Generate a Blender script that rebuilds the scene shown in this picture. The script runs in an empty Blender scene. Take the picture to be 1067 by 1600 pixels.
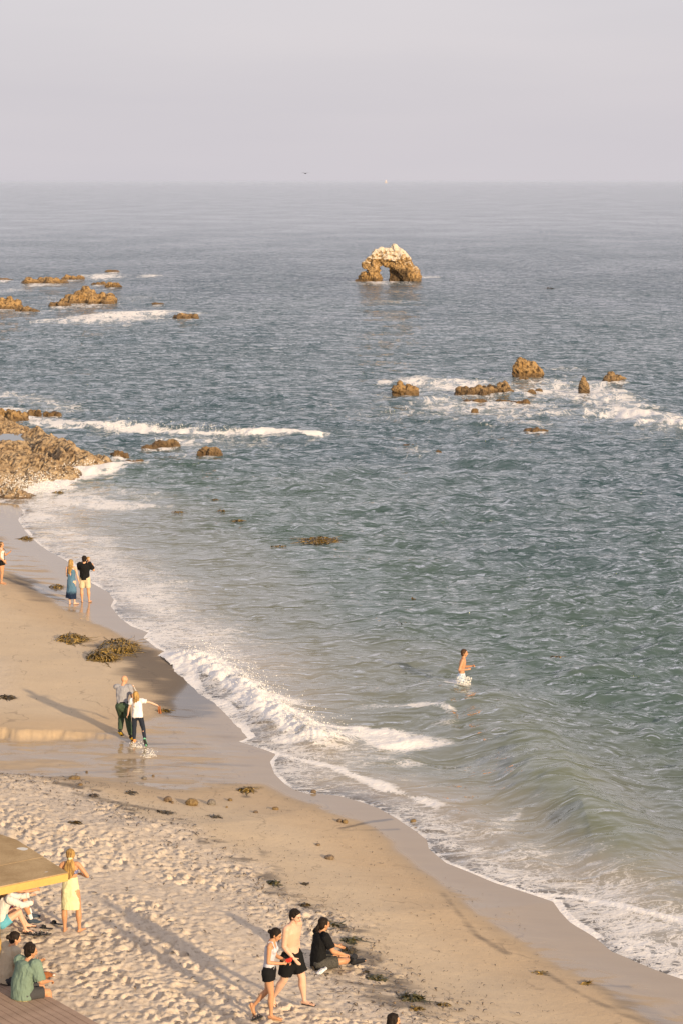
import bpy, bmesh, math, random
import numpy as np
from mathutils import Vector, Matrix
random.seed(7)
RNG = np.random.default_rng(7)
SC = bpy.context.scene
COL = SC.collection

# ------------------------------------------------------------------ camera
H_CAM = 15.7
PITCH = math.radians(8.42)
F_PX = 3500.0            # focal length in pixels of the 1600 px tall photograph
cam_d = bpy.data.cameras.new('camera')
cam = bpy.data.objects.new('camera', cam_d)
COL.objects.link(cam)
cam.location = (0, 0, H_CAM)
cam.rotation_euler = (math.pi / 2 - PITCH, 0, 0)
cam_d.sensor_fit = 'VERTICAL'
cam_d.sensor_height = 36.0
cam_d.lens = 36.0 * F_PX / 1600.0
cam_d.clip_start = 1.0
cam_d.clip_end = 60000.0
SC.camera = cam

# ------------------------------------------------------------------ light
SUN_EL = math.radians(14)
SUN_DIR = Vector((-0.56, 0.83, 0)).normalized() * math.cos(SUN_EL) + Vector((0, 0, -math.sin(SUN_EL)))
sun_d = bpy.data.lights.new('sun', 'SUN')
sun_d.energy = 3.5
sun_d.angle = math.radians(1.4)
sun_d.color = (1.0, 0.76, 0.47)
sun = bpy.data.objects.new('sun', sun_d)
COL.objects.link(sun)
sun.rotation_euler = SUN_DIR.to_track_quat('-Z', 'Y').to_euler()
sun.location = (30, -40, 40)

world = bpy.data.worlds.new('World')
SC.world = world
world.use_nodes = True
nt = world.node_tree
nt.nodes.clear()
wo = nt.nodes.new('ShaderNodeOutputWorld')
bg = nt.nodes.new('ShaderNodeBackground')
bg.inputs['Strength'].default_value = 0.1
sky = nt.nodes.new('ShaderNodeTexSky')
sky.sky_type = 'NISHITA'
sky.sun_disc = False
sky.sun_elevation = SUN_EL
sky.sun_rotation = math.radians(146)
sky.air_density = 1.0
sky.dust_density = 4.0
sky.ozone_density = 1.0
# a thin even marine layer veils the blue sky: mauve grey cloud sheet, faintly uneven
tc = nt.nodes.new('ShaderNodeTexCoord')
mp = nt.nodes.new('ShaderNodeMapping')
mp.inputs['Scale'].default_value = (2.0, 2.0, 14.0)
nz = nt.nodes.new('ShaderNodeTexNoise')
nz.inputs['Scale'].default_value = 1.6
nz.inputs['Detail'].default_value = 4.0
cr = nt.nodes.new('ShaderNodeValToRGB')
cr.color_ramp.elements[0].position = 0.3
cr.color_ramp.elements[0].color = (3.74, 3.54, 3.80, 1)
cr.color_ramp.elements[1].position = 0.7
cr.color_ramp.elements[1].color = (4.06, 3.80, 4.00, 1)
mx = nt.nodes.new('ShaderNodeMix')
mx.data_type = 'RGBA'
mx.inputs[0].default_value = 0.88
nt.links.new(tc.outputs['Generated'], mp.inputs['Vector'])
nt.links.new(mp.outputs['Vector'], nz.inputs['Vector'])
nt.links.new(nz.outputs['Fac'], cr.inputs['Fac'])
nt.links.new(sky.outputs['Color'], mx.inputs[6])
nt.links.new(cr.outputs['Color'], mx.inputs[7])
nt.links.new(mx.outputs[2], bg.inputs['Color'])
nt.links.new(bg.outputs['Background'], wo.inputs['Surface'])

SC.view_settings.view_transform = 'Standard'
SC.view_settings.look = 'None'
SC.view_settings.exposure = 0.88
SC.view_settings.gamma = 1.0
SC.view_settings.use_curve_mapping = False
SC.cycles.max_bounces = 6
SC.cycles.glossy_bounces = 3
SC.cycles.transparent_max_bounces = 6

# ------------------------------------------------------------------ basics
def P(px, py, z=0.0):
    """Point of the place at height z that lies on the sight line through a pixel of the photograph."""
    u = (px - 533.5) / F_PX
    v = -(py - 800.0) / F_PX
    d = np.array([u, math.cos(PITCH) + v * math.sin(PITCH), -math.sin(PITCH) + v * math.cos(PITCH)])
    t = (z - H_CAM) / d[2]
    return (d[0] * t, d[1] * t)

def PP(pts, z=0.0):
    return np.array([P(a, b, z) for a, b in pts])

def seg_dist(X, Y, poly, closed=False):
    n = len(poly)
    out = np.full(X.shape, 1e9)
    for i in range(n if closed else n - 1):
        ax, ay = poly[i]
        bx, by = poly[(i + 1) % n]
        dx, dy = bx - ax, by - ay
        L = dx * dx + dy * dy + 1e-12
        t = np.clip(((X - ax) * dx + (Y - ay) * dy) / L, 0, 1)
        d = (X - ax - t * dx) ** 2 + (Y - ay - t * dy) ** 2
        np.minimum(out, d, out=out)
    return np.sqrt(out)

def inside(X, Y, poly):
    r = np.zeros(X.shape, bool)
    n = len(poly)
    for i in range(n):
        x0, y0 = poly[i]
        x1, y1 = poly[(i + 1) % n]
        if y0 == y1:
            continue
        c = ((y0 > Y) != (y1 > Y)) & (X < (x1 - x0) * (Y - y0) / (y1 - y0) + x0)
        r ^= c
    return r

def sstep(x, a=0.0, b=1.0):
    t = np.clip((x - a) / (b - a), 0, 1)
    return t * t * (3 - 2 * t)

def _hash(ix, iy, iz, seed):
    h = (ix.astype(np.int64) * 374761393 + iy.astype(np.int64) * 668265263 + iz.astype(np.int64) * 2147483647 + seed * 974711) & 0xffffffff
    h = ((h ^ (h >> 13)) * 1274126177) & 0xffffffff
    h = ((h ^ (h >> 16)) * 2246822519) & 0xffffffff
    h = h ^ (h >> 15)
    return (h & 0xffff) / 65535.0

def vnoise(x, y, seed=0):
    ix, iy = np.floor(x), np.floor(y)
    fx, fy = x - ix, y - iy
    fx = fx * fx * fx * (fx * (fx * 6 - 15) + 10)
    fy = fy * fy * fy * (fy * (fy * 6 - 15) + 10)
    z = np.zeros(1)
    a = _hash(ix, iy, z, seed); b = _hash(ix + 1, iy, z, seed)
    c = _hash(ix, iy + 1, z, seed); d = _hash(ix + 1, iy + 1, z, seed)
    return (a + (b - a) * fx) * (1 - fy) + (c + (d - c) * fx) * fy

def fbm(x, y, octv=4, seed=0, gain=0.5):
    s = np.zeros(np.broadcast(x, y).shape); a = 1.0; n = 0.0
    for o in range(octv):
        ca, sa = math.cos(0.6 * o + 0.3), math.sin(0.6 * o + 0.3)
        k = 2.03 ** o
        s = s + a * vnoise((x * ca - y * sa) * k + 11.3 * o, (x * sa + y * ca) * k - 7.1 * o, seed + o)
        n += a; a *= gain
    return s / n

def vnoise3(x, y, z, seed=0):
    ix, iy, iz = np.floor(x), np.floor(y), np.floor(z)
    f = []
    for q, iq in ((x, ix), (y, iy), (z, iz)):
        t = q - iq
        f.append(t * t * (3 - 2 * t))
    r = 0
    for dx in (0, 1):
        for dy in (0, 1):
            for dz in (0, 1):
                w = (f[0] if dx else 1 - f[0]) * (f[1] if dy else 1 - f[1]) * (f[2] if dz else 1 - f[2])
                r = r + w * _hash(ix + dx, iy + dy, iz + dz, seed)
    return r

def fbm3(p, scale, octv=4, seed=0, ridged=False):
    s = 0; a = 1.0; n = 0
    for o in range(octv):
        k = scale * 2.07 ** o
        v = vnoise3(p[:, 0] * k + 5.2 * o, p[:, 1] * k + 1.3 * o, p[:, 2] * k + 9.7 * o, seed + o)
        if ridged:
            v = 1 - np.abs(2 * v - 1)
        s = s + a * v; n += a; a *= 0.52
    return s / n

def tag(o, label=None, cat=None, group=None, kind=None):
    if label: o['label'] = label
    if cat: o['category'] = cat
    if group: o['group'] = group
    if kind: o['kind'] = kind
    return o

def empty(name, loc, rz=0.0):
    o = bpy.data.objects.new(name, None)
    o.empty_display_size = 0.2
    COL.objects.link(o)
    o.location = loc
    o.rotation_euler = (0, 0, rz)
    return o

def link_mesh(name, me, mat=None, parent=None):
    o = bpy.data.objects.new(name, me)
    COL.objects.link(o)
    if mat is not None and not me.materials:
        me.materials.append(mat)
    if parent is not None:
        o.parent = parent
    return o

def grid_mesh(name, X, Y, Z, keep=None, attrs=None):
    r, c = X.shape
    idx = np.arange(r * c).reshape(r, c)
    q = np.stack([idx[:-1, :-1], idx[:-1, 1:], idx[1:, 1:], idx[1:, :-1]], -1).reshape(-1, 4)
    if keep is not None:
        k = (keep[:-1, :-1] | keep[:-1, 1:] | keep[1:, 1:] | keep[1:, :-1]).reshape(-1)
        q = q[k]
        used = np.zeros(r * c, bool); used[q.reshape(-1)] = True
        remap = np.cumsum(used) - 1
        q = remap[q]
    else:
        used = np.ones(r * c, bool)
    co = np.stack([X.reshape(-1), Y.reshape(-1), Z.reshape(-1)], -1)[used]
    me = bpy.data.meshes.new(name)
    me.vertices.add(len(co))
    me.vertices.foreach_set('co', co.astype(np.float32).reshape(-1))
    me.loops.add(q.size)
    me.loops.foreach_set('vertex_index', q.astype(np.int32).reshape(-1))
    me.polygons.add(len(q))
    me.polygons.foreach_set('loop_start', (np.arange(len(q)) * 4).astype(np.int32))
    me.polygons.foreach_set('use_smooth', np.ones(len(q), bool))
    me.update(calc_edges=True)
    for k, v in (attrs or {}).items():
        a = me.attributes.new(k, 'FLOAT', 'POINT')
        a.data.foreach_set('value', v.reshape(-1)[used].astype(np.float32))
    return me

class NT:
    """tiny helper round a material's node tree"""
    def __init__(self, name):
        self.m = bpy.data.materials.new(name)
        self.m.use_nodes = True
        self.t = self.m.node_tree
        self.t.nodes.clear()
        self.out = self.t.nodes.new('ShaderNodeOutputMaterial')
    def n(self, typ, **kw):
        nd = self.t.nodes.new(typ)
        for k, v in kw.items():
            setattr(nd, k, v)
        return nd
    def l(self, a, b):
        self.t.links.new(a, b)
    def setv(self, sock, v):
        if hasattr(v, 'links') or hasattr(v, 'is_linked'):
            self.l(v, sock)
        else:
            if hasattr(sock, 'default_value'):
                try:
                    sock.default_value = v
                except Exception:
                    sock.default_value = (*v, 1.0)
    def attr(self, name):
        a = self.n('ShaderNodeAttribute'); a.attribute_name = name
        return a.outputs['Fac']
    def math(self, op, a, b=0.0, c=0.0, clamp=False):
        m = self.n('ShaderNodeMath', operation=op); m.use_clamp = clamp
        self.setv(m.inputs[0], a); self.setv(m.inputs[1], b); self.setv(m.inputs[2], c)
        return m.outputs[0]
    def maprange(self, v, a, b, c=0.0, d=1.0, smooth=True):
        m = self.n('ShaderNodeMapRange')
        m.interpolation_type = 'SMOOTHSTEP' if smooth else 'LINEAR'
        self.setv(m.inputs[0], v)
        for i, q in enumerate((a, b, c, d)):
            self.setv(m.inputs[1 + i], q)
        return m.outputs[0]
    def mix(self, f, a, b, mode='MIX'):
        m = self.n('ShaderNodeMix'); m.data_type = 'RGBA'; m.blend_type = mode
        self.setv(m.inputs[0], f); self.setv(m.inputs[6], a); self.setv(m.inputs[7], b)
        return m.outputs[2]
    def coords(self, scale=(1, 1, 1), rot=(0, 0, 0)):
        g = self.n('ShaderNodeNewGeometry')
        mp = self.n('ShaderNodeMapping')
        mp.inputs['Scale'].default_value = scale
        mp.inputs['Rotation'].default_value = rot
        self.l(g.outputs['Position'], mp.inputs['Vector'])
        return mp.outputs['Vector']
    def ocoords(self, scale=(1, 1, 1)):
        g = self.n('ShaderNodeTexCoord')
        mp = self.n('ShaderNodeMapping')
        mp.inputs['Scale'].default_value = scale
        self.l(g.outputs['Object'], mp.inputs['Vector'])
        return mp.outputs['Vector']
    def noise(self, vec, scale, detail=4.0, rough=0.5, dist=0.0):
        t = self.n('ShaderNodeTexNoise')
        self.l(vec, t.inputs['Vector'])
        t.inputs['Scale'].default_value = scale
        t.inputs['Detail'].default_value = detail
        t.inputs['Roughness'].default_value = rough
        t.inputs['Distortion'].default_value = dist
        return t.outputs['Fac']
    def bump(self, h, strength=0.5, dist=0.02, normal=None):
        b = self.n('ShaderNodeBump')
        self.setv(b.inputs['Height'], h)
        self.setv(b.inputs['Strength'], strength)
        b.inputs['Distance'].default_value = dist
        if normal is not None:
            self.l(normal, b.inputs['Normal'])
        return b.outputs['Normal']
    def principled(self, color, rough=0.6, normal=None, spec=0.5, **kw):
        p = self.n('ShaderNodeBsdfPrincipled')
        self.setv(p.inputs['Base Color'], color if not isinstance(color, tuple) else (*color[:3], 1.0))
        self.setv(p.inputs['Roughness'], rough)
        self.setv(p.inputs['Specular IOR Level'], spec)
        for k, v in kw.items():
            self.setv(p.inputs[k], v)
        if normal is not None:
            self.l(normal, p.inputs['Normal'])
        return p.outputs['BSDF']
    def done(self, shader):
        self.l(shader, self.out.inputs['Surface'])
        return self.m

# ------------------------------------------------------------------ shore geometry (photograph pixels -> place)
SHORE_PX = [(-500, 778), (-120, 782), (0, 785), (30, 788), (38, 800), (30, 812), (40, 828), (49, 838), (61, 849), (78, 861), (105, 875),
            (128, 893), (144, 910), (171, 925), (180, 937), (175, 947), (190, 966), (207, 978), (234, 988), (226, 996), (246, 1012),
            (280, 1024), (300, 1040), (311, 1066), (322, 1085), (356, 1100), (377, 1122), (390, 1145), (396, 1152), (379, 1158), (392, 1164),
            (416, 1171), (434, 1178), (424, 1190), (431, 1209), (446, 1224), (462, 1234), (484, 1240), (504, 1240), (530, 1243),
            (560, 1251), (592, 1262), (620, 1278), (650, 1298), (668, 1312), (671, 1326), (698, 1348), (736, 1363), (774, 1379), (843, 1400), (872, 1408),
            (880, 1424), (897, 1440), (935, 1463), (965, 1486), (1023, 1505), (1067, 1522), (1200, 1580)]
SHORE = PP(SHORE_PX, 0.0)
LAND = np.vstack([SHORE, [[16, 34], [30, 22], [60, 5], [60, -30], [-300, -30], [-300, SHORE[0, 1]]]])
WET_PX = [(-400, 870), (0, 892), (55, 922), (105, 962), (150, 978), (205, 1000), (262, 1020), (290, 1060), (262, 1098), (225, 1120), (180, 1140), (110, 1150),
          (0, 1152), (-400, 1152)]
WET2_PX = [(-400, 1212), (0, 1214), (130, 1217), (250, 1238), (330, 1230), (400, 1222), (450, 1245), (500, 1268), (550, 1286), (600, 1310), (640, 1345), (690, 1388),
           (760, 1436), (850, 1498), (940, 1556), (1020, 1610), (1200, 1700)]
WETPOLY = PP(WET_PX + WET2_PX, 0.15)
WETLINE = WETPOLY
WETREG = np.vstack([WETPOLY, [[40, 33], [80, 60], [80, 140], [-300, 140]]])
DRY_PX = [(-500, 1200), (-100, 1208), (0, 1211), (70, 1214), (130, 1222), (200, 1245), (262, 1268), (330, 1296), (400, 1330), (450, 1372), (490, 1400), (540, 1430),
          (570, 1470), (610, 1530), (650, 1560), (700, 1590), (780, 1640), (900, 1720)]
DRY = PP(DRY_PX, 0.75)
DRYREG = np.vstack([DRY, [[20, 20], [20, -30], [-300, -30], [-300, DRY[0, 1]]]])
CREEK = PP([(-600, 1184), (-100, 1184), (0, 1184), (150, 1184), (300, 1190), (440, 1198)], 0.12)

def shore_sd(X, Y):
    d = seg_dist(X, Y, SHORE)
    ins = inside(X, Y, LAND)
    return np.where(ins, d, -d)

def creek_mask(X, Y):
    cy = np.interp(X, CREEK[:, 0], CREEK[:, 1])
    wob = (vnoise(X * 0.9, X * 0 + 3.3, 5) - 0.5) * 0.5 + (vnoise(X * 4, X * 0 + 1.3, 6) - 0.5) * 0.16
    d = Y - cy
    xr = P(205, 1150)[0]
    t = sstep(X, xr - 1.0, xr + 1.2)
    w1 = 0.34 + 3.0 * t
    n = 1 - sstep(d, 2.0 + wob - 0.6 * t, 2.0 + wob + w1)
    s = 1 - sstep(-d, 1.6, 4.6)
    m = np.where(d > 0, n, s)
    far = 1 - sstep(X, P(330, 1190)[0], P(430, 1195)[0])
    return m * far

def terrain(X, Y, full=False):
    s = shore_sd(X, Y)
    cap = 0.37 + (1.14 - 0.37) * (1 - sstep(Y, 55.5, 60.5))
    sp = np.clip(s, 0, None)
    up = 0.03 * np.clip(sp, 0, 3) + cap * sstep(sp, 0.5, 11.5 - 3.0 * sstep(Y, 56, 60))
    dn = -0.045 * (-np.clip(s, None, 0)) - 0.01 * np.clip(-s - 8, 0, None)
    z = np.where(s >= 0, up, np.maximum(dn, -3.5))
    m = creek_mask(X, Y)
    cz = np.minimum(z, 0.03 + 0.016 * np.clip(s, 0, 9))
    # a second shallow ledge north of the creek
    z = z * (1 - m) + cz * m
    # broad undulation
    land = sstep(s, 0.5, 4)
    z = z + land * (fbm(X * 0.16, Y * 0.16, 3, 21) - 0.5) * 0.16 * (1 - m)
    if full:
        return z, s, m
    return z

def ground(px, py, dz=0.0):
    """point on the sand seen at a pixel"""
    z = 0.3
    for _ in range(12):
        x, y = P(px, py, z + dz)
        z = 0.5 * z + 0.5 * float(terrain(np.array([x]), np.array([y]))[0])
    x, y = P(px, py, z + dz)
    return Vector((x, y, z))

# ------------------------------------------------------------------ footprints and scuffs of the trodden sand (raster in metres)
RX0, RX1, RY0, RY1, RS = -17.0, 12.0, 33.0, 92.0, 0.03
rw, rh = int((RX1 - RX0) / RS), int((RY1 - RY0) / RS)
foot = np.zeros((rh, rw), np.float32)
def stamp(cx, cy, a, b, ang, depth):
    R = int(max(a, b) * 2.0 / RS) + 1
    ci, cj = int((cx - RX0) / RS), int((cy - RY0) / RS)
    if ci - R < 0 or cj - R < 0 or ci + R >= rw or cj + R >= rh:
        return
    jj, ii = np.mgrid[cj - R:cj + R + 1, ci - R:ci + R + 1]
    dx = RX0 + ii * RS - cx; dy = RY0 + jj * RS - cy
    c, s_ = math.cos(ang), math.sin(ang)
    u = (dx * c + dy * s_) / a; v = (-dx * s_ + dy * c) / b
    r = np.sqrt(u * u + v * v)
    prof = -np.clip(1 - r ** 2, 0, 1) + 0.38 * np.exp(-((r - 1.25) / 0.28) ** 2)
    foot[cj - R:cj + R + 1, ci - R:ci + R + 1] += (prof * depth).astype(np.float32)
rr = random.Random(11)
for _ in range(26000):
    x = rr.uniform(-13, 8); y = rr.uniform(34, 61)
    q = rr.random() ** 2.2
    stamp(x, y, 0.05 + 0.13 * q, 0.035 + 0.075 * q, rr.gauss(0.6, 0.9), (0.014 + 0.055 * q) * rr.uniform(0.6, 1.3))
for _ in range(420):
    x = rr.uniform(-14, -7); y = rr.uniform(64, 90)
    stamp(x, y, 0.15, 0.09, rr.uniform(0, math.pi), rr.uniform(0.01, 0.03))
def raster(X, Y):
    fx = np.clip((X - RX0) / RS, 0, rw - 1.001); fy = np.clip((Y - RY0) / RS, 0, rh - 1.001)
    ix, iy = fx.astype(int), fy.astype(int)
    tx, ty = fx - ix, fy - iy
    v = (foot[iy, ix] * (1 - tx) + foot[iy, ix + 1] * tx) * (1 - ty) + (foot[iy + 1, ix] * (1 - tx) + foot[iy + 1, ix + 1] * tx) * ty
    ok = (X > RX0) & (X < RX1) & (Y > RY0) & (Y < RY1)
    return v * ok

# ------------------------------------------------------------------ sand
def fan(tan0, tan1, rows, cols, umax, extra_y=(), wide=1.6, zref=0.0):
    tt = np.linspace(tan0, tan1, rows)
    ys = (H_CAM - zref) / tt
    ys = np.concatenate([np.array(extra_y), ys]) if len(extra_y) else ys
    inner = np.linspace(-umax, umax, cols)
    k = 18
    outer = umax + (wide - umax) * (np.arange(1, k + 1) / k) ** 2.2
    us = np.concatenate([-outer[::-1], inner, outer])
    U, Yg = np.meshgrid(us, ys)
    return U * np.maximum(np.abs(Yg), 30), Yg

X, Y = fan(0.445, 0.128, 640, 560, 0.185, extra_y=np.linspace(-10, 34.2, 14), wide=1.4, zref=0.9)
Z, S, M = terrain(X, Y, True)
dsd = seg_dist(X, Y, DRY)
dsd = np.where(inside(X, Y, DRYREG), dsd, -dsd)
dsd += (fbm(X * 0.8, Y * 0.8, 3, 4) - 0.5) * 1.6
dry = sstep(dsd, -0.6, 1.1) * (1 - 0.8 * M)
north = sstep(Y, 63, 66) * sstep(-X, 8.5, 11) * 0.7
rough = np.clip(dry + north * sstep(S, 5, 7), 0, 1)
trod = 0.35 + 0.9 * sstep(fbm(X * 0.45, Y * 0.45, 3, 48), 0.36, 0.62)
Z = Z + rough * trod * (raster(X, Y) * 0.95 + (fbm(X * 4.2, Y * 4.2, 4, 33, 0.72) - 0.5) * 0.10)
Z = Z + (1 - rough) * sstep(S, 0.8, 3) * (fbm(X * 1.5, Y * 1.5, 3, 44) - 0.5) * 0.02
wsd = seg_dist(X, Y, WETLINE)
wsd = np.where(inside(X, Y, WETREG), wsd, -wsd)
wsd += (fbm(X * 0.35, Y * 0.35, 3, 8) - 0.5) * 0.9
wet = sstep(wsd, -0.45, 0.55)
damp = sstep(wsd, -5.5, 0.2)
# rippled creek floor
Z = Z + M * (fbm(X * 2.2, Y * 6.0, 3, 12) - 0.5) * 0.03
Z = Z + np.clip(M * (1 - M) * 4, 0, 1) * sstep(Y, 60, 61.5) * (1 - sstep(X, P(150, 1150)[0], P(205, 1150)[0])) * ((fbm(X * 4.5, Y * 7, 4, 13, 0.7) - 0.5) * 0.30)
# dark heavy-mineral streaks laid down by the backwash
def streak(px, w, k=1.0, z=0.3):
    p = PP(px, z)
    d = seg_dist(X, Y, p)
    d = d + (fbm(X * 0.9, Y * 0.9, 3, 61) - 0.5) * w * 0.9
    return k * np.exp(-(np.clip(d, 0, None) / w) ** 2)
dk = np.zeros_like(X)
for px, w, k in [
    ([(190, 1005), (235, 1020), (275, 1045), (300, 1080)], 1.1, 0.95),
    ([(215, 1040), (270, 1062), (298, 1100)], 0.9, 0.9),
    ([(150, 1000), (230, 1006)], 0.45, 0.7),
    ([(0, 895), (40, 905), (70, 930)], 0.8, 0.6),
    ([(200, 1065), (250, 1068), (290, 1090)], 0.5, 0.5),
    ([(640, 1352), (690, 1400), (760, 1438), (800, 1470)], 0.35, 0.28),
    ([(690, 1380), (710, 1410), (745, 1455), (790, 1480)], 0.16, 0.5),
    ([(850, 1510), (900, 1545), (960, 1575), (1060, 1610)], 0.2, 0.5),
    ([(900, 1528), (980, 1525)], 0.12, 0.5),
    ([(940, 1535), (1040, 1590)], 0.5, 0.5),
    ([(530, 1282), (575, 1268), (610, 1262)], 0.12, 0.7),
    ([(535, 1284), (620, 1278)], 0.10, 0.6),
    ([(385, 1232), (378, 1218)], 0.15, 0.6),
    ([(0, 1205), (160, 1195), (300, 1180), (390, 1180)], 0.30, 0.45),
    ([(230, 1150), (330, 1148)], 0.15, 0.5),
    ([(0, 1070), (60, 1090), (110, 1105), (180, 1120)], 0.10, 0.0),
    ([(120, 1262), (200, 1272), (270, 1280)], 0.25, 0.6),
    ([(400, 1215), (330, 1208)], 0.3, 0.4),
    ([(80, 1110), (130, 1122)], 0.2, 0.3),
    ([(280, 1110), (330, 1120), (360, 1140)], 0.9, 0.35),
    ]:
    dk = np.maximum(dk, streak(px, w, k))
dk = np.maximum(dk, 0.62 * np.exp(-((dsd - 0.2) / 0.7) ** 2) * sstep(fbm(X * 1.2, Y * 1.8, 4, 72), 0.42, 0.60) * (1 - M))
dk *= 0.55 + 0.9 * fbm(X * 0.5, Y * 2.6, 4, 71)
keepm = (S > -22) | (Y < 34)
me = grid_mesh('sand', X, Y, Z, keep=keepm, attrs={'wet': np.clip(wet, 0, 1), 'damp': damp, 'dry': rough, 'dark': dk, 'creek': M, 'sdist': S})

t = NT('sand')
pos = t.coords()
wet_a = t.attr('wet'); damp_a = t.attr('damp'); dry_a = t.attr('dry'); dk_a = t.attr('dark')
n1 = t.noise(pos, 1.3, 5, 0.6)
n2 = t.noise(pos, 9.0, 5, 0.65)
n3 = t.noise(pos, 60.0, 3, 0.7)
stre = t.noise(t.coords((0.5, 2.2, 1), (0, 0, 0.5)), 1.1, 5, 0.6, 0.6)
drycol = t.mix(n1, (0.56, 0.465, 0.365, 1), (0.69, 0.59, 0.48, 1))
drycol = t.mix(t.maprange(n2, 0.47, 0.68, 0, 0.65), drycol, (0.38, 0.30, 0.22, 1))
n4 = t.noise(pos, 4.2, 6, 0.75)
drycol = t.mix(t.maprange(n4, 0.60, 0.68, 0, 0.75), drycol, (0.20, 0.155, 0.11, 1))
dampcol = t.mix(stre, (0.53, 0.415, 0.285, 1), (0.61, 0.49, 0.345, 1))
dampcol2 = t.mix(stre, (0.47, 0.335, 0.205, 1), (0.53, 0.40, 0.26, 1))
c = t.mix(dry_a, dampcol, drycol)
c = t.mix(t.math('MULTIPLY', t.maprange(damp_a, 0.55, 1.0), 0.75), c, dampcol2)
wetcol = t.mix(stre, (0.31, 0.23, 0.145, 1), (0.39, 0.30, 0.20, 1))
pool_n = t.noise(t.coords((0.5, 1.5, 1), (0, 0, 0.45)), 0.9, 5, 0.62, 0.8)
wet_b = t.math('MULTIPLY', wet_a, t.maprange(pool_n, 0.34, 0.58, 0.55, 1.0))
wet_b = t.math('MAXIMUM', wet_b, t.math('MULTIPLY', wet_a, t.maprange(t.attr('sdist'), 0.6, 3.0, 1.0, 0.0)))
c = t.mix(wet_b, c, wetcol)
ln = t.math('FRACT', t.math('ADD', t.math('MULTIPLY', t.attr('sdist'), 0.55), t.math('MULTIPLY', t.noise(t.coords(), 0.28, 4, 0.6), 3.2)))
ln = t.maprange(t.math('ABSOLUTE', t.math('SUBTRACT', ln, 0.5)), 0.0, 0.035, 1.0, 0.0)
ln = t.math('MULTIPLY', ln, t.maprange(t.noise(t.coords(), 0.7, 3), 0.42, 0.6))
ln = t.math('MULTIPLY', ln, t.math('SUBTRACT', 1.0, dry_a))
c = t.mix(t.math('MULTIPLY', ln, 0.42), c, (0.17, 0.13, 0.10, 1))
grain = t.mix(t.math('MULTIPLY', t.maprange(n3, 0.25, 0.8), 0.25), c, (0.25, 0.19, 0.14, 1))
fine_st = t.noise(t.coords((0.35, 3.4, 1), (0, 0, 0.22)), 2.2, 5, 0.65, 0.5)
dfac = t.math('MULTIPLY', t.maprange(t.math('MULTIPLY', dk_a, t.math('ADD', fine_st, 0.45)), 0.18, 0.75), 0.78)
c = t.mix(dfac, grain, (0.085, 0.075, 0.07, 1))
ro = t.maprange(wet_b, 0.45, 1.0, 0.9, 0.085)
rp = t.noise(t.coords((0.6, 1.6, 1), (0, 0, 0.15)), 2.4, 3, 0.5)
hh = t.math('ADD', t.math('MULTIPLY', n2, 0.5), t.math('MULTIPLY', n3, 0.22))
bs = t.maprange(wet_a, 0.2, 0.9, 0.55, 0.02)
nrm = t.bump(hh, bs, 0.06)
nrm = t.bump(rp, t.maprange(t.attr('creek'), 0, 1, 0.03, 0.35), 0.05, nrm)
spec = t.maprange(wet_a, 0.1, 1.0, 0.15, 0.55)
mat_sand = t.done(t.principled(grain if False else c, ro, nrm, spec))
tag(link_mesh('beach_sand', me, mat_sand), kind='structure')
del X, Y, Z, S, M, dk, wet, damp, wsd, dsd, dry, rough
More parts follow.
